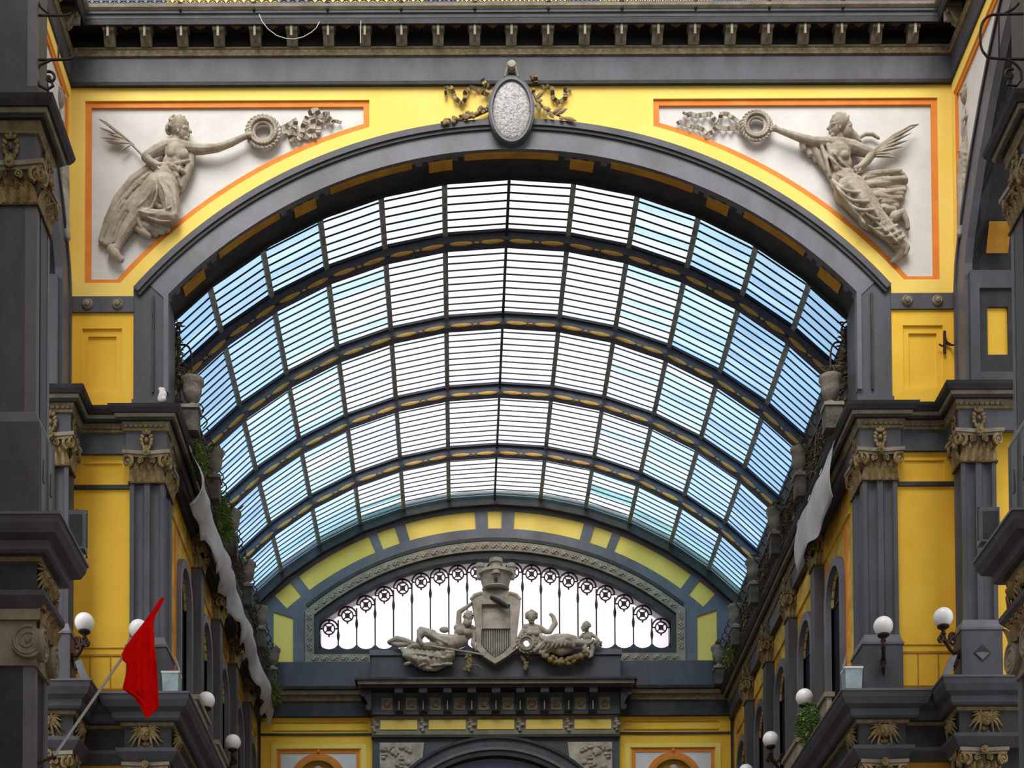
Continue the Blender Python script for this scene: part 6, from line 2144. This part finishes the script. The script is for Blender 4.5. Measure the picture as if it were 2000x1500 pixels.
for sx, w in ((-1, 'left'), (1, 'right')):
    def X(px, py, Y, sx=sx):
        p = P(px, py, Y)
        return Vector((sx * -p.x, p.y, p.z)) if sx > 0 else p
    t = thing('iron_bracket', (sx * 6.86, 32.95, 19.4), 'black iron scroll bracket at the %s foot of the great arch soffit' % w, 'bracket', 'iron scroll brackets under the arch')
    Y = 32.95
    mb = MB()
    mb.tube([X(340 + 11 * cos(a * PI / 8), 645 + 11 * sin(a * PI / 8), Y) for a in range(16)], 0.02, 5, True)
    mb.tube(crv([X(322, 660, Y), X(332, 668, Y), X(348, 673, Y), X(365, 675, Y), X(373, 690, Y), X(374, 726, Y)]), 0.022, 5)
    mb.tube(crv([X(348, 674, Y), X(348, 726, Y)]), 0.018, 5)
    mb.tube(crv([X(322, 640, Y), X(330, 655, Y), X(345, 652, Y), X(342, 642, Y)]), 0.018, 5)
    mb.tube(crv([X(320, 742, Y), X(345, 736, Y), X(360, 742, Y)]), 0.022, 5)
    mb.tube(crv([X(330 + 9 * cos(a * 0.6) * (1 - a / 20), 768 + 11 * sin(a * 0.6) * (1 - a / 20), Y) for a in range(14)]), 0.018, 5)
    mb.build('scrollwork', 'iron', t)
    # overgrown rusticated strip behind the bracket
    g = thing('creeper', (sx * 6.9, 32.95, 19.0), 'dark dry creeper climbing the %s springing of the glass roof' % w, 'plant')
    mb = MB(sx)
    leaf_clump(mb, (6.85, 33.0, 20.2), 0.12, 0.12, 1.1, 260, 0.13, rng, 0.5)
    mb.build('foliage', 'leaf_dry', g)
    mb = MB(sx)
    for i in range(8):
        mb.tube([(6.9, 32.95, 18.9), (6.86 + rng.uniform(-.1, .1), 33.0, 20.0), (6.9 + rng.uniform(-.1, .1), 33.05, 21.0)], [0.03, 0.025, 0.01], 5)
    mb.build('stems', 'grime', g)

t = thing('iron_bracket', P(72, 115, 23.55), 'black iron bracket with spiral foot on the near pier, upper left corner', 'bracket')
Y = 23.6
mb = MB()
mb.tube(crv([P(60, 30, Y), P(125, 30, Y), P(140, 26, Y)]), 0.02, 6)
mb.tube(crv([P(60, 117, Y), P(128, 116, Y), P(146, 110, Y), P(149, 96, Y)]), 0.02, 6)
mb.tube(crv([P(115, 30, Y), P(114, 116, Y)]), 0.014, 6)
mb.tube(crv([P(73, 0, Y), P(80, 14, Y), P(94, 26, Y)]), 0.02, 6)
mb.tube(crv([P(72, 140, Y), P(78, 128, Y), P(90, 122, Y), P(100, 117, Y)]), 0.02, 6)
mb.tube(list(reversed(spi(97, 152, 13, 1.25, 0.4, 1, Y))) + [P(104, 168, Y), P(92, 175, Y), P(78, 168, Y), P(71, 150, Y)], 0.022, 6)
mb.build('scrollwork', 'iron', t)
t = thing('iron_bracket', P(1975, 115, 23.55), 'black rounded iron bracket with spiral foot on the near pier, upper right corner', 'bracket')
mb = MB()
mb.tube(crv([P(2015, 27, Y), P(1960, 28, Y), P(1935, 30, Y), P(1920, 42, Y), P(1915, 62, Y), P(1916, 90, Y), P(1924, 106, Y), P(1940, 114, Y), P(2015, 116, Y)]), 0.02, 6)
mb.tube(crv([P(1951, 28, Y), P(1951, 114, Y)]), 0.014, 6)
mb.tube(crv([P(1962, 26, Y), P(1978, 18, Y), P(1990, 6, Y)]), 0.02, 6)
mb.tube(crv([P(1966, 116, Y), P(1984, 126, Y), P(1995, 140, Y)]), 0.02, 6)
mb.tube(list(reversed(spi(1973, 147, 13, 1.25, 2.6, -1, Y))) + [P(1968, 166, Y), P(1985, 168, Y), P(1995, 155, Y), P(1994, 138, Y)], 0.022, 6)
mb.build('scrollwork', 'iron', t)

t = thing('wall_anchor', P(1845, 690, 31.97), 'rusty cross-shaped iron anchor on the yellow panel at the right', 'wall anchor')
Y = 31.95
MB().tube([P(1845, 647, Y), P(1845, 690, Y)], 0.03, 6).build('shaft', 'iron_rust', t)
mb = MB()
mb.tube([P(1834, 672, Y), P(1840, 676, Y), P(1848, 670, Y), P(1856, 674, Y), P(1865, 674, Y - 0.1)], 0.02, 6)
mb.tube([P(1846, 658, Y), P(1850, 668, Y), P(1858, 673, Y)], 0.016, 6)
mb.build('arms', 'iron_rust', t)

t = thing('loose_wire', P(575, 77, 31.45), 'thin pale wire sagging in a loop from the top cornice', 'wire')
pts = [P(x, y, 31.42) for x, y in ((506, 28), (512, 42), (524, 57), (540, 69), (558, 75), (575, 76), (592, 72), (608, 63), (618, 54), (624, 42))]
MB().tube(pts, 0.008, 5).build('strand', 'wire', t)
t = thing('loose_wire', P(704, 84, 31.45), 'short vertical thread hanging from the top cornice left of centre', 'wire')
MB().tube([P(705, 40, 31.42), P(704, 62, 31.42), P(704, 84, 31.42)], 0.006, 5).build('strand', 'wire', t)
t = thing('white_rag', P(317, 782, 31.85), 'crumpled white rag caught on the ledge at the left foot of the arch', 'rag')
mb = MB()
rg = random.Random(3)
for i in range(12):
    mb.ell(P(317 + rg.uniform(-5, 5), 772 + rg.uniform(-12, 10), 31.84 + rg.uniform(-0.04, 0.04)), (rg.uniform(0.03, 0.07), 0.04, rg.uniform(0.04, 0.08)), 8, 6)
remesh(mb, 'cloth', 'plaster_white', t, 0.02, 3)
